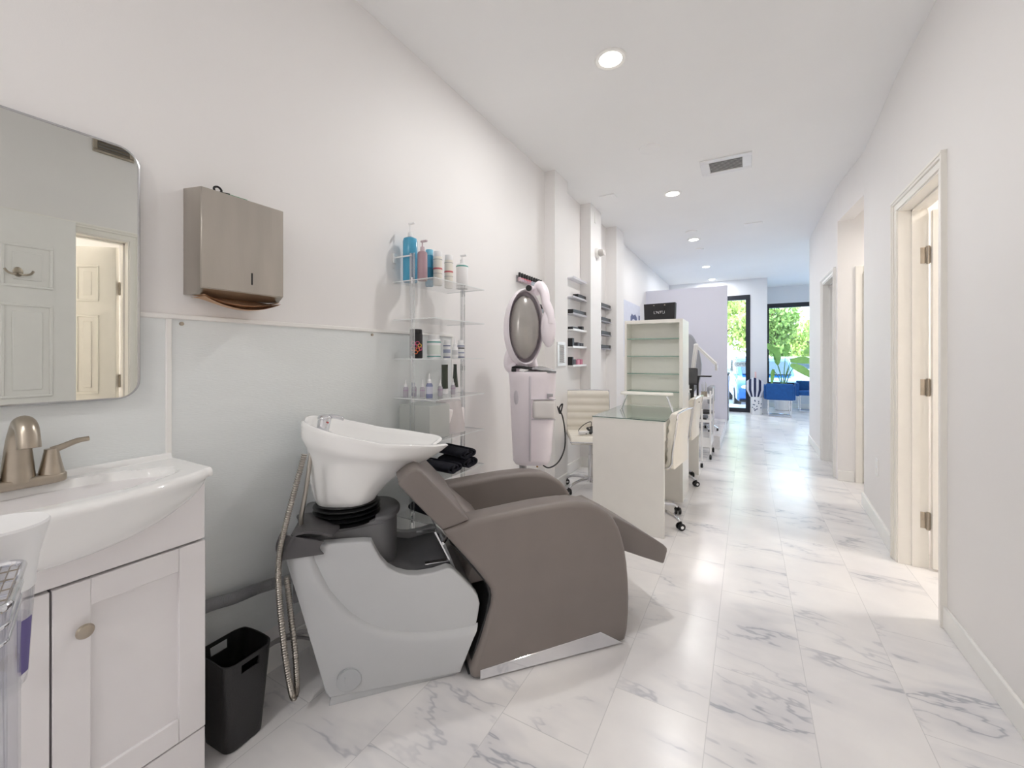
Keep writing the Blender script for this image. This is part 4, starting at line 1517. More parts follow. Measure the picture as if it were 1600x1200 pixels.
# ================================================================== salon chairs
def make_chair(name, lab, loc, rz, seat_h=.50, star=.3):
    """low-back ribbed office chair, faces +x in its own space"""
    t = thing(name, lab, 'chair', loc, rz, 'cream ribbed salon chairs')
    b = B()
    # seat cushion, ribs run across
    prof = []
    for i in range(25):
        q = i / 24
        x = -.19 + .40 * q
        prof.append((x, seat_h + .012 * abs(math.sin(q * PI * 5)) - .03 * max(0, q - .86) / .14))
    b.prism(prof + [(.215, seat_h - .045), (.19, seat_h - .055), (-.19, seat_h - .045)], -.20, .20, XZ, .010, 2)
    obj('seat', b, M_CREAM, t, ang=50)
    b = B()
    # backrest, curved up from the seat
    F, K = [], []
    for i in range(41):
        q = i / 40
        z = seat_h - .03 + .40 * q
        x = -.175 - .055 * q - .03 * (1 - q) ** 3
        F.append((x + .012 * abs(math.sin(q * PI * 6)) + .012, z))
        K.append((x - .030, z))
    b.prism(F + K[::-1], -.20, .20, XZ, .010, 2)
    obj('backrest', b, M_CREAM, t, ang=50)
    b = B()
    for s_ in (-1, 1):
        b.tube([(.205, s_ * .203, seat_h - .035), (.0, s_ * .205, seat_h - .030), (-.16, s_ * .205, seat_h - .032), (-.215, s_ * .205, seat_h + .0), (-.225, s_ * .205, seat_h + .1), (-.262, s_ * .205, seat_h + .372)], .006, 8, 6)
    b.tube([(-.262, -.205, seat_h + .372), (-.262, 0, seat_h + .378), (-.262, .205, seat_h + .372)], .006, 8, 3)
    b.tube([(.208, -.203, seat_h - .035), (.214, 0, seat_h - .035), (.208, .203, seat_h - .035)], .006, 8, 3)
    obj('chrome_edging', b, M_CHROME, t)
    b = B(); b.cyl((0, 0, seat_h - .20), (0, 0, seat_h - .055), .020, n=18); b.cyl((0, 0, .10), (0, 0, seat_h - .18), .027, n=18); b.box(-.08, .08, -.06, .06, seat_h - .07, seat_h - .05, .004)
    obj('gas_column', b, M_CHROME, t)
    b = B(); b.tube([(.02, .05, seat_h - .075), (.05, .12, seat_h - .085), (.08, .17, seat_h - .13)], .005, 8, 4); b.tube([(.075, .165, seat_h - .115), (.095, .20, seat_h - .155)], .012, 10, 0)
    obj('lever', b, M_BLACK, t)
    b = B(); b.cyl((0, 0, .075), (0, 0, .125), .038, .032, 18)
    for k in range(5):
        a = 2 * PI * k / 5 + .3
        c_, s_ = math.cos(a), math.sin(a)
        b.tube([(.02 * c_, .02 * s_, .105), (.14 * c_, .14 * s_, .102), (.22 * c_, .22 * s_, .082), (.255 * c_, .255 * s_, .058)], .013, 8, 4, rf=lambda q: 1.25 - .5 * q)
    st_ = obj('star_base', b, M_CHROME, t)
    for k in range(5):
        a = 2 * PI * k / 5 + .3
        c_, s_ = math.cos(a), math.sin(a)
        ox, oy = .262 * c_, .262 * s_
        b = B()
        wa = a + 1.1
        wx, wy = -math.sin(wa), math.cos(wa)
        for q in (-1, 1):
            b.cyl((ox + wx * .006 * q, oy + wy * .006 * q, .027), (ox + wx * .022 * q, oy + wy * .022 * q, .027), .026, n=18, bev=.003)
        b.box(ox - .008, ox + .008, oy - .008, oy + .008, .03, .062)
        ca_ = obj('caster', b, M_BLACK, t)
        b = B()
        for q in (-1, 1):
            b.cyl((ox + wx * .0215 * q, oy + wy * .0215 * q, .027), (ox + wx * .0235 * q, oy + wy * .0235 * q, .027), .011, n=14)
        obj('hub', b, M_WHITEPL, ca_)
    return t


chA = make_chair('salon_chair', 'cream ribbed chair left of the manicure desk with hair tools on its seat', (-1.225, 3.61, 0), math.radians(-63))
chB = dup(chA, (-.640, 3.185, 0), math.radians(174), 'cream ribbed chair tucked into the open side of the glass-topped desk', (1, 1, .94))
chC = dup(chA, (-.655, 4.28, 0), math.radians(176), 'cream ribbed chair just beyond the tall display unit', (1, 1, .94))
# tools on chair A
t = thing('curling_iron', 'black corded curling iron lying on the left cream chair seat', 'hair tool', (-1.22, 3.56, .513), math.radians(-35))
b = B(); b.tube([(-.02, .03, .05), (.02, 0, .035), (.05, -.03, .016)], .013, 10, 4); b.tube([(0, -.03, .055), (.03, -.02, .03), (.06, .01, .018)], .011, 10, 4)
obj('handle', b, M_BLACK, t)
b = B(); b.tube([(-.02, .03, .05), (-.08, .07, .09), (-.13, .03, .06), (-.10, -.05, .02), (-.02, -.08, .012), (.04, -.06, .01)], .0035, 8, 8)
b.tube([(0, -.03, .055), (.05, .03, .07), (.12, .05, .03), (.15, .03, .015)], .0035, 8, 8)
obj('cord', b, M_BLACK, t)
b = B(); b.box(-.05, .05, -.014, .014, 0, .03, .008, 3)
solo('hair_clipper', b, M_WHITEPL, 'white hair tool lying beside the black curling iron', 'hair tool', (-1.25, 3.49, .5145), rz=math.radians(50))

# ================================================================== manicure desk and display unit
t = thing('manicure_desk', 'off-white manicure desk with glass top in front of the display unit', 'desk', (-.72, 3.26, 0))
def LL(b, o):
    return L(b, o)
b = B(); b.box(-.963, -.477, 2.87, 2.892, 0, .768, .001, 1)
obj('end_panel', LL(b, t), M_DESK, t)
b = B(); b.box(-.963, -.945, 2.892, 3.655, 0, .768, .001, 1)
obj('back_panel', LL(b, t), M_DESK, t)
b = B(); b.box(-.945, -.487, 2.892, 3.655, .625, .768, .001, 1)
dr_ = obj('apron', LL(b, t), M_DESK, t)
b = B(); b.box(-.486, -.479, 2.90, 3.645, .632, .762, .0015, 1)
obj('drawer', LL(b, t), M_DESK, t)
b = B(); b.box(-.965, -.470, 2.868, 3.658, .7705, .7765, .001, 1)
obj('glass_top', LL(b, t), M_GREENGL, t)
b = B(); b.box(-.966, -.469, 2.8665, 2.868, .7705, .7765); b.box(-.470, -.4688, 2.868, 3.658, .7705, .7765)
obj('glass_edge', LL(b, t), mat('glass_edge_dark', (84, 104, 98), .2), t)

t = thing('display_unit', 'tall off-white display unit with green glass shelves behind the desk', 'shelf unit', (-.7, 3.87, 0))
UX0, UX1, UY0, UY1, UZ = -.940, -.462, 3.662, 4.05, 1.512
for (x0, x1) in ((UX0, UX0 + .02), (UX1 - .028, UX1)):
    b = B(); b.box(x0, x1, UY0, UY1, 0, UZ, .001, 1)
    obj('side_panel', LL(b, t), M_DESK, t)
b = B(); b.box(UX0 + .02, UX1 - .028, UY0, UY1, UZ - .03, UZ, .001, 1)
obj('top_panel', LL(b, t), M_DESK, t)
b = B(); b.box(UX0 + .02, UX1 - .028, UY0 + .17, UY0 + .185, 0, UZ - .03)
obj('back_panel', LL(b, t), M_DESK, t)
b = B(); b.box(UX0 + .02, UX1 - .028, UY0 + .002, UY0 + .17, 0, .77)
obj('lower_body', LL(b, t), M_DESK, t)
for z in (1.354, 1.205, 1.055, .905):
    b = B(); b.box(UX0 + .021, UX1 - .029, UY0 + .012, UY0 + .169, z - .006, z)
    sh = obj('glass_shelf', LL(b, t), M_GREENGL, t)
    b = B(); b.box(UX0 + .021, UX1 - .029, UY0 + .010, UY0 + .012, z - .006, z)
    obj('shelf_edge', LL(b, t), M_GLEDGE, sh)
# black gift bag on top
t = thing('gift_bag', 'black paper gift bag with white lettering on top of the display unit', 'bag', (-.665, 3.80, UZ), 0)
b = B()
b.prism([(-.125, 0), (.125, 0), (.13, .150), (-.130, .146)], -.04, .04, XZ, .001, 1)
obj('bag_body', b, mat('black_paper', (34, 34, 37), .6, var=.1), t)
b = B(); b.tube([(-.045, -.043, .128), (-.043, -.046, .09), (-.02, -.048, .058), (.01, -.048, .055), (.04, -.046, .085), (.045, -.043, .128)], .0028, 8, 6)
obj('handle', b, M_BLACK, t)
b = B()
for x in (-.045, .045):
    b.lathe([(0, 0), (.005, 0), (.005, .002), (0, .002)], n=12, M=Matrix.Translation((x, -.0405, .130)) @ Matrix.Rotation(PI / 2, 4, 'X'))
obj('eyelet', b, M_NICKEL, t)
text("L'NTU", .034, 'lettering', mat('white_ink', (225, 225, 228), .5), t, (0, -.0415, .068), (PI / 2, 0, 0))

# arm rest on the desk
t = thing('arm_rest', 'white padded nail arm rest on chrome legs on the glass desk top', 'arm rest', (-.695, 3.38, .777), math.radians(6))
b = B(); b.prism([(.20 * math.copysign(abs(math.cos(a)) ** .35, math.cos(a)), .055 * math.copysign(abs(math.sin(a)) ** .8, math.sin(a))) for a in [2 * PI * k / 40 for k in range(40)]], .118, .142, XY, .010, 3)
obj('pad', b, mat('white_vinyl', (238, 236, 230), .4), t)
for s_ in (-1, 1):
    for q in (-1, 1):
        b = B(); b.cyl((s_ * .15, q * .02, .118), (s_ * .195, q * .045, 0), .005, n=10)
        obj('leg', b, M_CHROME, t)

# second workplace beyond the display unit
t = thing('work_desk', 'second off-white desk beyond the display unit, carrying a monitor', 'desk', (-.72, 4.34, 0))
b = B(); b.box(-.95, -.45, 4.052, 4.62, .742, .765, .002, 1)
obj('desk_top', LL(b, t), M_DESK, t)
b = B(); b.box(-.95, -.43, 4.60, 4.622, 0, .742, .001, 1)
obj('end_panel', LL(b, t), M_DESK, t)
t = thing('monitor', 'black screen on the desk beyond the display unit', 'monitor', (-.462, 4.30, .765), math.radians(20))
b = B(); b.box(-.06, .052, -.008, .012, .165, .325, .004, 2)
obj('screen', b, M_BLACK, t)
b = B(); b.box(-.052, .044, -.0092, -.0078, .175, .318)
obj('display', b, mat('dark_screen', (74, 76, 80), .25), t)
b = B(); b.box(-.02, .02, .0, .015, .0, .18, .003); b.box(-.06, .06, -.04, .06, 0, .01, .003)
obj('stand', b, M_BLACK, t)
t = thing('desk_lamp', 'white folding-arm magnifier lamp rising above the black screen', 'lamp', (-.50, 4.42, .765))
b = B(); b.cyl((0, 0, 0), (0, 0, .06), .02, n=16); b.cyl((0, 0, .05), (.055, .02, .545), .015, n=10); b.cyl((.02, .01, .05), (.075, .03, .545), .006, n=10)
obj('lower_arm', b, M_WHITEPL, t)
b = B(); b.cyl((.06, .02, .548), (.238, .06, .365), .011, n=10); b.cyl((.055, .02, .535), (.235, .06, .345), .006, n=10); b.ell((.06, .02, .545), (.022, .022, .018))
obj('upper_arm', b, M_WHITEPL, t)
b = B(); b.cyl((.237, .06, .36), (.237, .06, .30), .012, n=10)
obj('joint', b, M_CHROME, t)
b = B(); b.box(-.09, .055, -.05, .05, 0, .012, .004, 2); b.tube([(-.06, 0, 0), (-.07, 0, -.06), (-.07, .0, -.23)], .010, 8, 4); b.box(-.1, -.04, -.03, .03, -.235, -.225, .003)
solo('led_nail_lamp', b, M_BLACK, 'flat black lamp head on a stand right of the black screen', 'lamp', (-.36, 4.5, 1.0))
bottle('spray_bottle', 'small clear pump bottle standing on the far desk behind the second chair', 'bottle', -.478, 4.16, .765, None, .10, .018, .035, 'pump', clear('clear_bottle', (.94, .96, .97), .12, .5, .1, .3, (220, 225, 228)), M_WHITEPL)
# flask cups
t = thing('brush_cup', 'steel cup of tools standing on the top tier of the rolling cart', 'cup', (-.45, 5.45, .7085))
b = B(); b.lathe([(0, 0), (.035, 0), (.035, .075), (.032, .075), (.032, .005), (0, .005)], n=20)
obj('cup', b, M_NICKEL, t)
for k in range(6):
    a = k * 1.1
    b = B(); b.cyl((.012 * math.cos(a), .012 * math.sin(a), .007), (.028 * math.cos(a), .028 * math.sin(a), .17 + .02 * math.sin(k * 2)), .004, n=6)
    solo('manicure_brush', b, mat('tool_grey', (200, 202, 206), .3, .4), 'thin grey brush standing in the steel cup on the rolling cart', 'brush', t.location, 'brushes in the steel cup')

# rolling cart
t = thing('rolling_cart', 'white three-tier rolling cart beside the pedicure platform', 'cart', (-.505, 5.57, 0))
for (x, y) in ((-.15, -.22), (.13, -.22), (-.15, .22), (.13, .22)):
    b = B(); b.cyl((x, y, .06), (x, y, .80), .010, n=12)
    obj('post', b, M_WHITEPL, t)
    b = B(); b.cyl((x - .012, y, .026), (x + .012, y, .026), .026, n=16, bev=.003); b.box(x - .006, x + .006, y - .006, y + .006, .03, .07)
    obj('caster', b, M_BLACK, t)
for (z, hh) in ((.70, .03), (.43, .03), (.14, .11)):
    b = B(); b.box(-.15, .13, -.22, .22, z, z + .008)
    b.box(-.152, -.146, -.22, .22, z, z + hh); b.box(.126, .132, -.22, .22, z, z + hh); b.box(-.15, .13, -.224, -.217, z, z + hh); b.box(-.15, .13, .217, .224, z, z + hh)
    obj('tray', b, M_WHITEPL, t)
b = B(); b.box(-.1, .09, -.16, .12, 0, .035, .012, 2)
solo('black_tray', b, M_BLACK, 'black padded tray on the middle tier of the rolling cart', 'tray', (-.515, 5.57, .4385))
b = B(); b.ell((0, 0, .03), (.07, .08, .03))
solo('folded_cloth', b, mat('white_cloth', (222, 222, 224), .9, bump=.5, bscale=60), 'white cloth bundle in the bottom tray of the rolling cart', 'cloth', (-.50, 5.46, .1485))

t = thing('rolling_stand', 'slim white rolling stand behind the far cream chair', 'stand', (-.43, 4.92, 0))
b = B(); b.cyl((0, 0, .05), (0, 0, .62), .011, n=12); b.box(-.10, .012, -.012, .012, .62, .632, .002)
obj('pole', b, M_WHITEPL, t)
b = B(); b.box(-.16, .012, -.014, .014, .05, .066, .003)
obj('foot', b, M_CHROME, t)
for x in (0, -.15):
    b = B(); b.cyl((x - .012, 0, .026), (x + .012, 0, .026), .026, n=16, bev=.003)
    obj('caster', b, M_BLACK, t)

# stool beyond the cart
t = thing('rolling_stool', 'low black-seated stool with chrome base on the platform beyond the cart', 'stool', (-.55, 6.42, .166))
t.scale = (1, 1, .6)
b = B(); b.lathe([(0, .40), (.13, .40), (.15, .415), (.15, .45), (.13, .465), (0, .468)], n=32)
obj('seat', b, M_BLACK, t)
b = B(); b.cyl((0, 0, .10), (0, 0, .40), .018, n=14)
for k in range(5):
    a = 2 * PI * k / 5 + .2
    b.tube([(0, 0, .16), (.10 * math.cos(a), .10 * math.sin(a), .15), (.19 * math.cos(a), .19 * math.sin(a), .06)], .011, 8, 5)
obj('base', b, M_CHROME, t)
for k in range(5):
    a = 2 * PI * k / 5 + .2
    b = B(); b.cyl((.19 * math.cos(a) - .012, .19 * math.sin(a), .026), (.19 * math.cos(a) + .012, .19 * math.sin(a), .026), .026, n=14)
    obj('caster', b, M_BLACK, t)

# pedicure platform, partition, pedicure chair
b = B(); b.box(XL, -.31, 6.02, 7.80, 0, .150, .002, 1)
struct('floor_platform', b, mat('platform_white', (232, 231, 232), .35))
b = B(); b.box(XL, -.305, 6.01, 7.80, .150, .165, .002, 1)
struct('trim_7', b, M_FLOOR)
b = B(); b.box(XL, -.290, 7.70, 7.79, .165, 2.37)
struct('wall_partition', b, M_BLUEWALL)
t = thing('pedicure_chair', 'grey high-backed pedicure chair on the platform before the partition', 'chair', (-.95, 7.0, .165))
g_ = mat('pedicure_grey', (150, 152, 158), .45)
b = B(); b.prism([(.17 * math.sin(a) * (1 - .25 * max(0, -math.cos(a))), .92 - .45 * math.cos(a)) for a in [2 * PI * k / 32 for k in range(32)]], -.16, -.06, XZ, .03, 3)
obj('backrest', b, g_, t, ang=60)
b = B(); b.box(-.28, .28, -.25, .25, .0, .45, .06, 3)
obj('seat_base', b, mat('pedicure_light', (200, 200, 205), .4), t)
for s_ in (-1, 1):
    b = B(); b.box(s_ * .29 - .04, s_ * .29 + .04, -.25, .2, .35, .60, .03, 3)
    obj('armrest', b, g_, t)
t.location = (-.76, 6.85, .166)

# poster on the left wall
t = thing('wall_poster', 'pale wall print with dark blue bird shape beyond the third pilaster', 'poster', (XL, 6.62, 1.62))
b = B(); b.box(0.001, .012, -.55, .55, -.42, .42, .001, 1)
obj('board', b, mat('print_pale', (214, 218, 232), .35), t)
b = B(); b.box(.012, .0135, .44, .53, -.42, .26)
b.prism([(-.10, .20), (-.02, .25), (.08, .23), (.20, .26), (.30, .22), (.34, .15), (.28, .10), (.20, .16), (.10, .18), (.0, .16), (-.06, .08), (-.10, .08)], .012, .0135, YZ)
obj('bird_print', b, mat('print_blue', (78, 90, 130), .5), t)

# makeup ledges in the two niches
led0 = None
shelf_items = [
    (2.00, None), (1.805, 'tray_r'), (1.635, 'tray_l'), (1.475, 'mix'), (1.300, 'boxes'), (1.110, 'pink')]
LN = ('empty clear ledge, topmost in the first niche', 'second ledge from the top in the first niche, short dark palette on it', 'third ledge from the top in the first niche, long dark palette on it',
      'fourth ledge from the top in the first niche, small dark compacts on it', 'fifth ledge from the top in the first niche, one tall dark box on it', 'lowest ledge in the first niche, pink boxes on it')
for i, (z, k) in enumerate(shelf_items):
    b = B(); b.box(0, .075, -.20, .20, -.014, 0, .001, 1); b.box(.071, .075, -.20, .20, 0, .007, .001, 1)
    m = clear('ledge_acrylic', (.95, .96, .97), .06, .3, .05, .45, (240, 240, 246)) if i < 3 else M_WHITEPL
    solo('picture_ledge', b, m, LN[i], 'ledge', (XL, 4.12, z), 'ledges in the first niche')
pink = mat('pink_box', (206, 140, 160), .5)


def mb(name, lab, cat, y, z, w_, d, h, m, dx=.035, niche=4.12, bev=.002, group=None):
    b = B(); b.box(-d / 2, d / 2, -w_ / 2, w_ / 2, 0, h, bev, 1)
    return solo(name, b, m, lab, cat, (XL + dx, niche + y, z + .0005), group)


mb('makeup_palette', 'short black palette on the second ledge of the first niche', 'makeup palette', .07, 1.805, .24, .06, .042, M_BLACK, .040)
mb('makeup_palette', 'long black palette on the third ledge of the first niche', 'makeup palette', .0, 1.635, .38, .06, .042, M_BLACK, .040)
mb('makeup_palette', 'flat black compact at the left of the fourth ledge', 'makeup palette', -.10, 1.475, .16, .055, .026, M_BLACK)
mb('makeup_box', 'small black box at the right of the fourth ledge', 'makeup box', .12, 1.475, .05, .05, .045, M_BLACK)
mb('makeup_box', 'tall black box at the left end of the fifth ledge', 'makeup box', -.16, 1.300, .05, .05, .085, M_BLACK)
mb('makeup_box', 'low grey box in the middle of the fifth ledge', 'makeup box', .0, 1.300, .06, .045, .045, mat('charcoal_box', (66, 66, 72), .5))
mb('makeup_box', 'low grey box at the right of the fifth ledge', 'makeup box', .10, 1.300, .09, .045, .042, MC['charcoal_box'])
mb('makeup_box', 'dark upright box at the left end of the lowest ledge', 'makeup box', -.17, 1.110, .03, .05, .085, M_BLACK)
mb('makeup_box', 'dark leaning box beside the pink boxes on the lowest ledge', 'makeup box', -.11, 1.110, .06, .045, .06, MC['charcoal_box'])
mb('makeup_box', 'left pink box on the lowest ledge of the first niche', 'makeup box', .0, 1.110, .07, .045, .055, pink)
mb('makeup_box', 'right pink box on the lowest ledge of the first niche', 'makeup box', .085, 1.110, .07, .045, .060, mat('rose_box', (190, 112, 136), .5))
for i, z in enumerate((1.805, 1.635, 1.470, 1.300)):
    wd_ = ('topmost', 'second', 'third', 'lowest')[i]
    b = B(); b.box(0, .075, -.20, .20, -.014, 0, .001, 1)
    solo('picture_ledge', b, clear('ledge_acrylic2', (.9, .9, .92), .06, .3, .05, .45, (205, 205, 212)), '%s ledge in the second niche, dark palette on it' % wd_, 'ledge', (XL, 5.06, z), 'ledges in the second niche')
    b = B(); b.box(-.030, .030, -.19, .19, 0, .042, .003, 1)
    solo('makeup_palette', b, M_BLACK, 'long black palette on the %s ledge of the second niche' % wd_, 'makeup palette', (XL + .038, 5.06, z + .0005), 'black palettes in the second niche')

# ================================================================== front lobby
t = thing('reception_counter', 'white reception counter with black edge behind the partition', 'counter', (-.75, 8.75, 0))
b = B(); b.box(-.6, .44, -.35, .35, 0, .86, .003, 1)
obj('body', b, M_WHITEPL, t)
b = B(); b.box(-.62, .455, -.37, .37, .86, .89, .003, 1); b.box(.441, .450, -.36, -.31, .05, .86); 
obj('counter_top', b, mat('counter_black', (48, 50, 56), .35), t)
b = B(); b.box(-.1, .05, -.10, .10, 0, .26, .01, 2)
solo('counter_sign', b, clear('counter_acrylic', (.85, .93, .95), .1, .5, .05, .3, (190, 220, 228)), 'clear acrylic stand on the reception counter beside the street door', 'display stand', (-.30, 8.8, .89))
# blue chairs
t = thing('lounge_chair', 'blue velvet chair on chrome frame, nearer one before the shop window', 'chair', (.555, 9.80, 0), 0)
def lounge(t):
    b = B(); b.box(-.23, .23, -.06, .06, .335, .66, .03, 3)
    obj('backrest', b, M_BLUEV, t)
    b = B(); b.box(-.22, .22, .06, .43, .36, .46, .03, 3)
    obj('seat', b, M_BLUEV, t)
    for s_ in (-1, 1):
        b = B(); b.box(s_ * .235 - .03, s_ * .235 + .03, .0, .40, .34, .62, .02, 3)
        obj('armrest', b, M_BLUEV, t)
        b = B()
        b.tube([(s_ * .19, -.03, .34), (s_ * .19, -.03, .012), (s_ * .19, .38, .012), (s_ * .19, .38, .36)], .010, 8, 0)
        obj('leg', b, M_CHROME, t)
    b = B(); b.cyl((-.19, -.03, .012), (.19, -.03, .012), .010, n=8); b.cyl((-.19, .38, .012), (.19, .38, .012), .010, n=8)
    obj('floor_bar', b, M_CHROME, t)


lounge(t)
dup(t, (1.18, 11.28, 0), math.radians(180), 'blue velvet chair on chrome frame, farther one at the window corner')
# planter with bird-of-paradise plant
t = thing('potted_plant', 'tall green plant with paddle leaves in white pot before the window', 'plant', (.70, 11.10, 0))
b = B(); b.lathe([(0, 0), (.14, 0), (.16, .02), (.19, .40), (.195, .42), (.17, .42), (.165, .38), (0, .38)], n=32)
obj('pot', b, M_WHITEPL, t)
b = B(); b.lathe([(0, .385), (.164, .385), (.164, .39), (0, .392)], n=24)
obj('soil', b, mat('soil', (70, 56, 44), .95, bump=1, bscale=80), t)
leafm = mat('leaf_green', (150, 202, 108), .4, var=.12, scale=6)
stemm = mat('stem_green', (110, 150, 80), .5)
stems, k_ = B(), 0
for (tipx, tipy, tipz, ln, wd_, tilt, turn) in ((-.20, 0, 1.28, .34, .075, 112, .2), (-.11, 0, 1.00, .50, .090, 93, .3), (.13, .05, 1.08, .56, .095, 10, .3), (.12, -.05, 1.00, .52, .10, -22, .3),
                                               (-.19, .0, .90, .24, .05, -98, .3), (.40, .1, 1.25, .45, .09, 40, .2), (.05, .2, 1.2, .4, .07, 80, -.4)):
    stems.tube([(0, 0, .38), (tipx * .35, tipy * .4, .38 + (tipz - .38) * .55), (tipx, tipy, tipz)], .010, 6, 6, rf=lambda q: 1.3 - .7 * q)
    b = B()
    a = math.radians(tilt)

    def lf(u, v):
        s_ = v
        wv_ = wd_ * (math.sin(PI * min(1, s_ * .93 + .05)) ** .6) * (1 - .2 * s_)
        cx = (u - .5) * 2
        side = cx * wv_
        bend = -.12 * s_ * s_
        dx = ln * s_ * math.cos(a) - side * math.sin(a) * .9
        dz = ln * s_ * math.sin(a) + side * math.cos(a) * .9 + bend + abs(cx) * .02
        dy = side * turn + .01 * math.sin(s_ * 30) * cx
        return (tipx + dx, tipy + dy, tipz + dz)
    b.grid(lf, 9, 18)
    o_ = obj('leaf', b, leafm, t, ang=80)
    md = o_.modifiers.new('thick', 'SOLIDIFY'); md.thickness = .002
obj('stem', stems, stemm, t)
# spotted basket with striped bag
b = B()
b.grid(lambda u, v: ((.095 + .012 * v) * math.copysign(abs(math.cos(2 * PI * u)) ** .5, math.cos(2 * PI * u)), .12 * math.copysign(abs(math.sin(2 * PI * u)) ** .5, math.sin(2 * PI * u)), .36 * v), 40, 6, True, caps=True)
t = thing('spotted_basket', 'white basket with dark spots standing beside the street door', 'basket', (.165, 10.05, 0))
obj('basket_body', b, M_WHITEPL, t, ang=60)
b = B()
for k in range(14):
    a, z_ = random.uniform(-.085, .085), random.uniform(.05, .33)
    b.cyl((a, -.121, z_), (a, -.1235, z_), .012, n=10)
obj('spots', b, mat('spot_slate', (80, 92, 116), .6), t)
t = thing('striped_bag', 'navy and white striped bag standing in the spotted basket', 'bag', (.135, 10.05, .362))
strips = 7
for k in range(strips):
    x0, x1 = -.155 + .31 * k / strips, -.155 + .31 * (k + 1) / strips
    hh = lambda x: .40 - .9 * abs(x + .01) ** 1.25 + .0
    b = B(); b.prism([(x0 * .62, .0), (x1 * .62, 0), (x1, .14), (x1, max(.16, hh(x1))), (x0, max(.16, hh(x0))), (x0, .14)], -.07, .05, XZ, .004, 1)
    obj('stripe', b, mat('navy_cloth', (40, 48, 84), .85) if k % 2 else mat('white_bagcloth', (226, 228, 236), .85), t)
b = B(); b.box(-.04, -.01, -.03, 0, .30, .52, .008, 2)
solo('pink_wrap', b, mat('pink_wrap_m', (228, 190, 190), .7), 'pale pink wrapped item sticking up from the striped bag', 'wrap', (.17, 10.05, .362))

# ================================================================== street
b = B(); b.box(-30, 30, 11.9, 60, -.34, -.30)
o = obj('ground', b, mat('street_asphalt', (190, 188, 184), .9, bump=.3, bscale=20))
o['kind'] = 'structure'
b = B(); b.box(-30, 30, 10.41, 11.95, -.3, -.02)
o = obj('sidewalk', b, mat('sidewalk_concrete', (205, 203, 198), .9, bump=.3, bscale=20))
o['kind'] = 'structure'


def make_car(lab, loc, rz, m, group='cars parked outside'):
    """hatchback, nose towards +x in its own space"""
    t = thing('parked_car', lab, 'car', loc, rz, group)
    lower = [(-2.05, .30), (-2.08, .55), (-2.0, .88), (-1.85, .95), (.75, .97), (1.35, .88), (1.85, .76), (2.05, .60), (2.08, .35), (1.95, .25), (-1.95, .25)]
    b = B(); b.prism(lower, -.86, .86, XZ, .09, 4)
    obj('body', b, m, t, ang=50)
    b = B(); b.prism([(-1.80, .93), (-1.45, 1.38), (-1.1, 1.48), (-.1, 1.50), (.25, 1.42), (1.0, .93)], -.74, .74, XZ, .08, 4)
    cb_ = obj('cabin', b, m, t, ang=50)
    b = B(); b.prism([(-1.55, .98), (-1.32, 1.33), (-1.05, 1.41), (-.1, 1.43), (.2, 1.36), (.80, .98)], -.755, .755, XZ, .03, 2)
    b.prism([(.36, 1.34), (.98, .97), (1.02, .985), (.40, 1.36)], -.62, .62, XZ)
    obj('windows', b, mat('car_glass', (70, 86, 96), .08, .2), cb_)
    for s_ in (-1, 1):
        b = B(); b.ell((1.90, s_ * .62, .62), (.16, .17, .085), rot=Matrix.Rotation(s_ * .3, 3, 'Z'))
        obj('headlight', b, mat('headlight', (225, 235, 245), .1, .4), t)
    b = B(); b.box(2.0, 2.10, -.45, .45, .33, .45, .03); b.box(1.9, 2.085, -.80, .80, .24, .30, .02)
    obj('grille', b, M_BLACK, t)
    for (x, s_) in ((1.30, -1), (1.30, 1), (-1.3, -1), (-1.3, 1)):
        b = B(); b.cyl((x, s_ * .70, .31), (x, s_ * .88, .31), .31, n=28, bev=.03)
        wh = obj('wheel', b, M_BLACK, t)
        b = B(); b.cyl((x, s_ * .86, .31), (x, s_ * .89, .31), .19, n=24, bev=.01)
        obj('hub_cap', b, M_NICKEL, wh)
    return t


car = make_car('bright blue car parked just outside the glass street door', (.38, 15.3, -.30), math.radians(-84), mat('blue_paint', (44, 112, 196), .12, coat=1.0))
wp = mat('white_paint', (226, 230, 232), .12, coat=1.0)
c2 = make_car('white car parked behind the blue one, seen through the shop window', (1.5, 21.5, -.30), math.radians(176), wp)
c3 = make_car('pale teal car at the far side of the street', (-5.5, 21.0, -.30), math.radians(3), mat('teal_paint', (120, 190, 196), .12, coat=1.0))


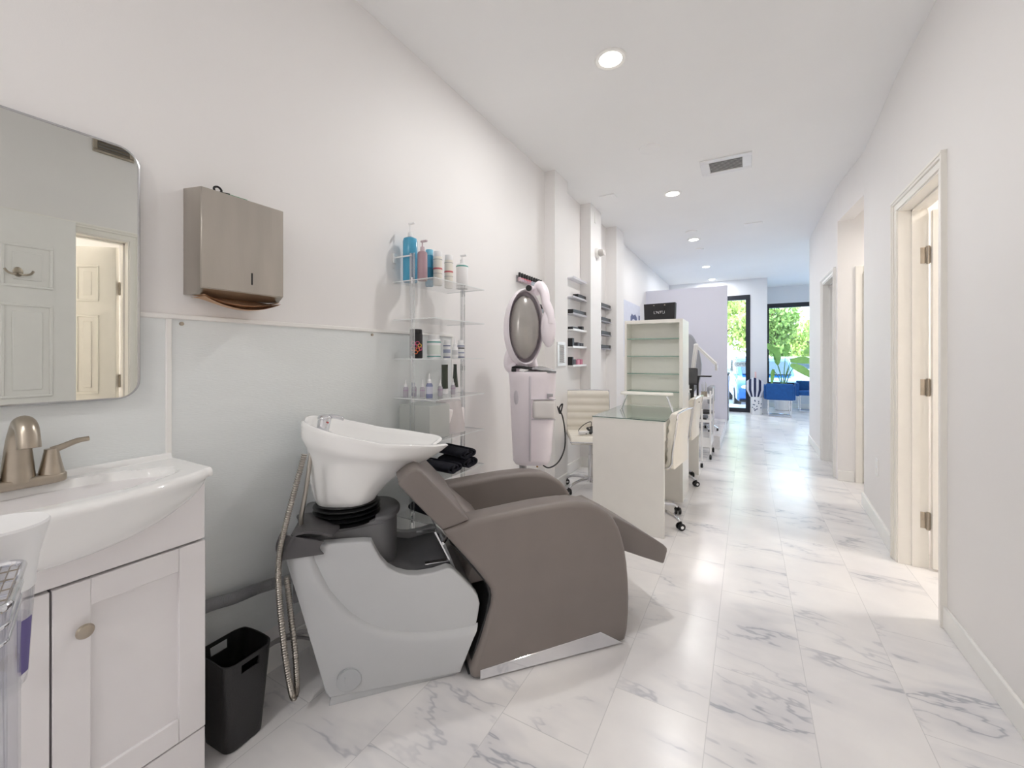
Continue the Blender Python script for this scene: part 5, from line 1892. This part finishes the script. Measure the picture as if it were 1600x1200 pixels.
def tree(lab, x, y, h, r, seed, m, nleaf=2200):
    rnd = random.Random(seed)
    t = thing('street_tree', lab, 'tree', (x, y, -.3), 0, 'trees across the street')
    b = B(); b.tube([(0, 0, 0), (.1, 0, h * .3), (-.05, .1, h * .6)], .16, 10, 5, rf=lambda q: 1.2 - .6 * q)
    for k in range(6):
        a = k * 1.05
        b.tube([(0, 0, h * (.3 + .04 * k)), (r * .35 * math.cos(a), r * .35 * math.sin(a), h * (.48 + .05 * k)), (r * .6 * math.cos(a), r * .6 * math.sin(a), h * (.58 + .05 * k))], .06, 6, 3, rf=lambda q: 1.2 - .8 * q)
    obj('trunk', b, mat('bark', (110, 90, 70), .9, bump=1, bscale=30), t)
    bm = bmesh.new()
    blobs = [(rnd.uniform(-.6, .6) * r, rnd.uniform(-.6, .6) * r, h * rnd.uniform(.32, .92), r * rnd.uniform(.3, .5)) for _ in range(16)]
    for i in range(nleaf):
        bx_, by_, bz_, br_ = blobs[i % 16]
        d = Vector((rnd.gauss(0, 1), rnd.gauss(0, 1), rnd.gauss(0, 1))).normalized() * br_ * rnd.uniform(.55, 1.05)
        c = Vector((bx_, by_, bz_)) + d
        s_ = rnd.uniform(.07, .15)
        R_ = Euler((rnd.uniform(0, 6.3), rnd.uniform(0, 6.3), rnd.uniform(0, 6.3))).to_matrix()
        vs = [bm.verts.new(c + R_ @ Vector(p) * s_) for p in ((-1, 0, 0), (-.3, .5, .1), (.6, .35, 0), (1.1, 0, -.1), (.6, -.35, 0), (-.3, -.5, .1))]
        bm.faces.new(vs)
    b = B(); b.bm.free(); b.bm = bm
    obj('crown', b, m, t, ang=180)
    return t


g1 = mat('foliage_yellow_green', (172, 192, 104), .6, var=.3, scale=1.2)
g2 = mat('foliage_green', (138, 168, 92), .6, var=.3, scale=1.2)
tree('yellow-green tree seen through the glass street door', -1.5, 24.0, 6.4, 2.3, 1, g1, 5200)
tree('dense green tree standing left of centre beyond the shop window', .75, 27.0, 4.8, 1.7, 2, g2, 5200)
tree('low yellow-green tree at the right of the shop window view', 3.5, 25.5, 3.1, 1.5, 3, g1, 5200)
tree('tree far left beyond the blue car', -7.0, 27.0, 6.0, 3.0, 4, g2, 4000)
t = tree('hedge-like tree behind the white car in the window view', 3.2, 33.0, 3.6, 2.0, 5, g1, 5200)

# ================================================================== things right beside the camera, lower left
FW, RT = Vector((-.49268, .87021, 0)), Vector((.87021, .49268, 0))
def near(f, r, z):
    p = FW * f + RT * r
    return Vector((p.x, p.y, z))


tc_ = near(.22, -.44, 0)
t = thing('side_table', 'small round white side table under the clear container', 'table', tc_)
b = B(); b.lathe([(0, .695), (.22, .695), (.225, .70), (.225, .715), (.22, .72), (0, .72)], n=48)
obj('table_top', b, M_WHITEPL, t)
b = B(); b.cyl((0, 0, .02), (0, 0, .695), .02, n=16); b.lathe([(0, 0), (.15, 0), (.15, .012), (.03, .03), (0, .03)], n=32)
obj('pedestal', b, M_CHROME, t)
# clear container with steel rim and mesh lid
cc = near(.33, -.479, .7205)
t = thing('clear_container', 'clear plastic container with steel rim and mesh lid, lower left corner', 'container', cc, math.radians(29.5 + 45))
t.scale = (.62, .62, .925)
hw = .088


def ringxy(hw_, r, z, n=6):
    return [(x, y, z) for x, y in rr4(hw_, hw_, r, n)]


b = B()
bm = bmesh.new()
lv = [(.086, 0), (.088, .006), (.088, .285), (.088, .300), (.0855, .300), (.0855, .285), (.0855, .010)]
rg = [[bm.verts.new(p) for p in ringxy(a, .02, z)] for a, z in lv]
for A, C in zip(rg, rg[1:]):
    for i in range(len(A)):
        bm.faces.new((A[i], A[(i + 1) % len(A)], C[(i + 1) % len(C)], C[i]))
bm.faces.new(rg[0][::-1]); bm.faces.new(rg[-1])
b.add(bm)
obj('container_body', b, clear('container_plastic', (.96, .965, .98), .06, .40, .05, .04, (190, 188, 200)), t, ang=60)
b = B(); b.tube(ringxy(.091, .022, .302), .0035, 8, 0, True); b.tube(ringxy(.0895, .021, .285), .0018, 8, 0, True); b.tube(ringxy(.089, .021, .270), .0015, 8, 0, True)
obj('rim', b, M_CHROME, t)
b = B()
for k in range(19):
    q = -.085 + k * .17 / 18
    b.cyl((q, -.088, .299), (q, .088, .299), .0008, n=5)
    if k % 4 == 1:
        b.cyl((-.088, q, .297), (.088, q, .297), .0008, n=5)
obj('mesh_lid', b, M_NICKEL, t)
# dispenser bottle with flared white cap
bc = near(.42, -.522, .862)
t = thing('soap_dispenser', 'bottle with flared white top and clear liquid reservoir, lower left', 'dispenser', bc, math.radians(29.5))
t.scale = (.66, .66, 1)
b = B()
b.lathe([(.0, .098), (.039, .098), (.0415, .100), (.0425, .112), (.0455, .130), (.0515, .148), (.0560, .160), (.0575, .165), (.0560, .1675), (.046, .1665), (0, .163)], n=56)
obj('flared_top', b, M_WHITEPL, t)
b = B()
b.lathe([(0, .0), (.028, 0), (.0325, .003), (.034, .012), (.0405, .0985), (.0385, .0985), (.032, .014), (.026, .006), (0, .005)], n=56)
obj('reservoir', b, clear('reservoir_plastic', (.98, .98, .99), .04, .45, .03, .02, (215, 214, 220)), t, ang=50)
b = B(); b.lathe([(0, .006), (.026, .0065), (.0315, .014), (.0368, .068), (0, .068)], n=56)
obj('liquid', b, clear('pale_liquid', (.96, .96, .98), .03, .25, .03, .03, (200, 200, 212)), t)
b = B(); b.grid(lambda u, v: ((.0352 + .0042 * v) * math.cos(.02 + .50 * u), (.0352 + .0042 * v) * math.sin(.02 + .50 * u), .014 + .056 * v), 6, 4)
obj('label_strip', b, mat('violet_label', (98, 88, 140), .5), t)
t = thing('bottle_riser', 'clear acrylic riser under the flared white dispenser', 'stand', (bc.x, bc.y, .7205))
b = B(); b.cyl((0, 0, .137), (0, 0, .141), .018, n=40)
obj('plate', b, M_ACR, t)
b = B(); b.cyl((0, 0, 0), (0, 0, .137), .006, n=20); b.cyl((0, 0, 0), (0, 0, .004), .018, n=24)
obj('column', b, M_ACR, t)
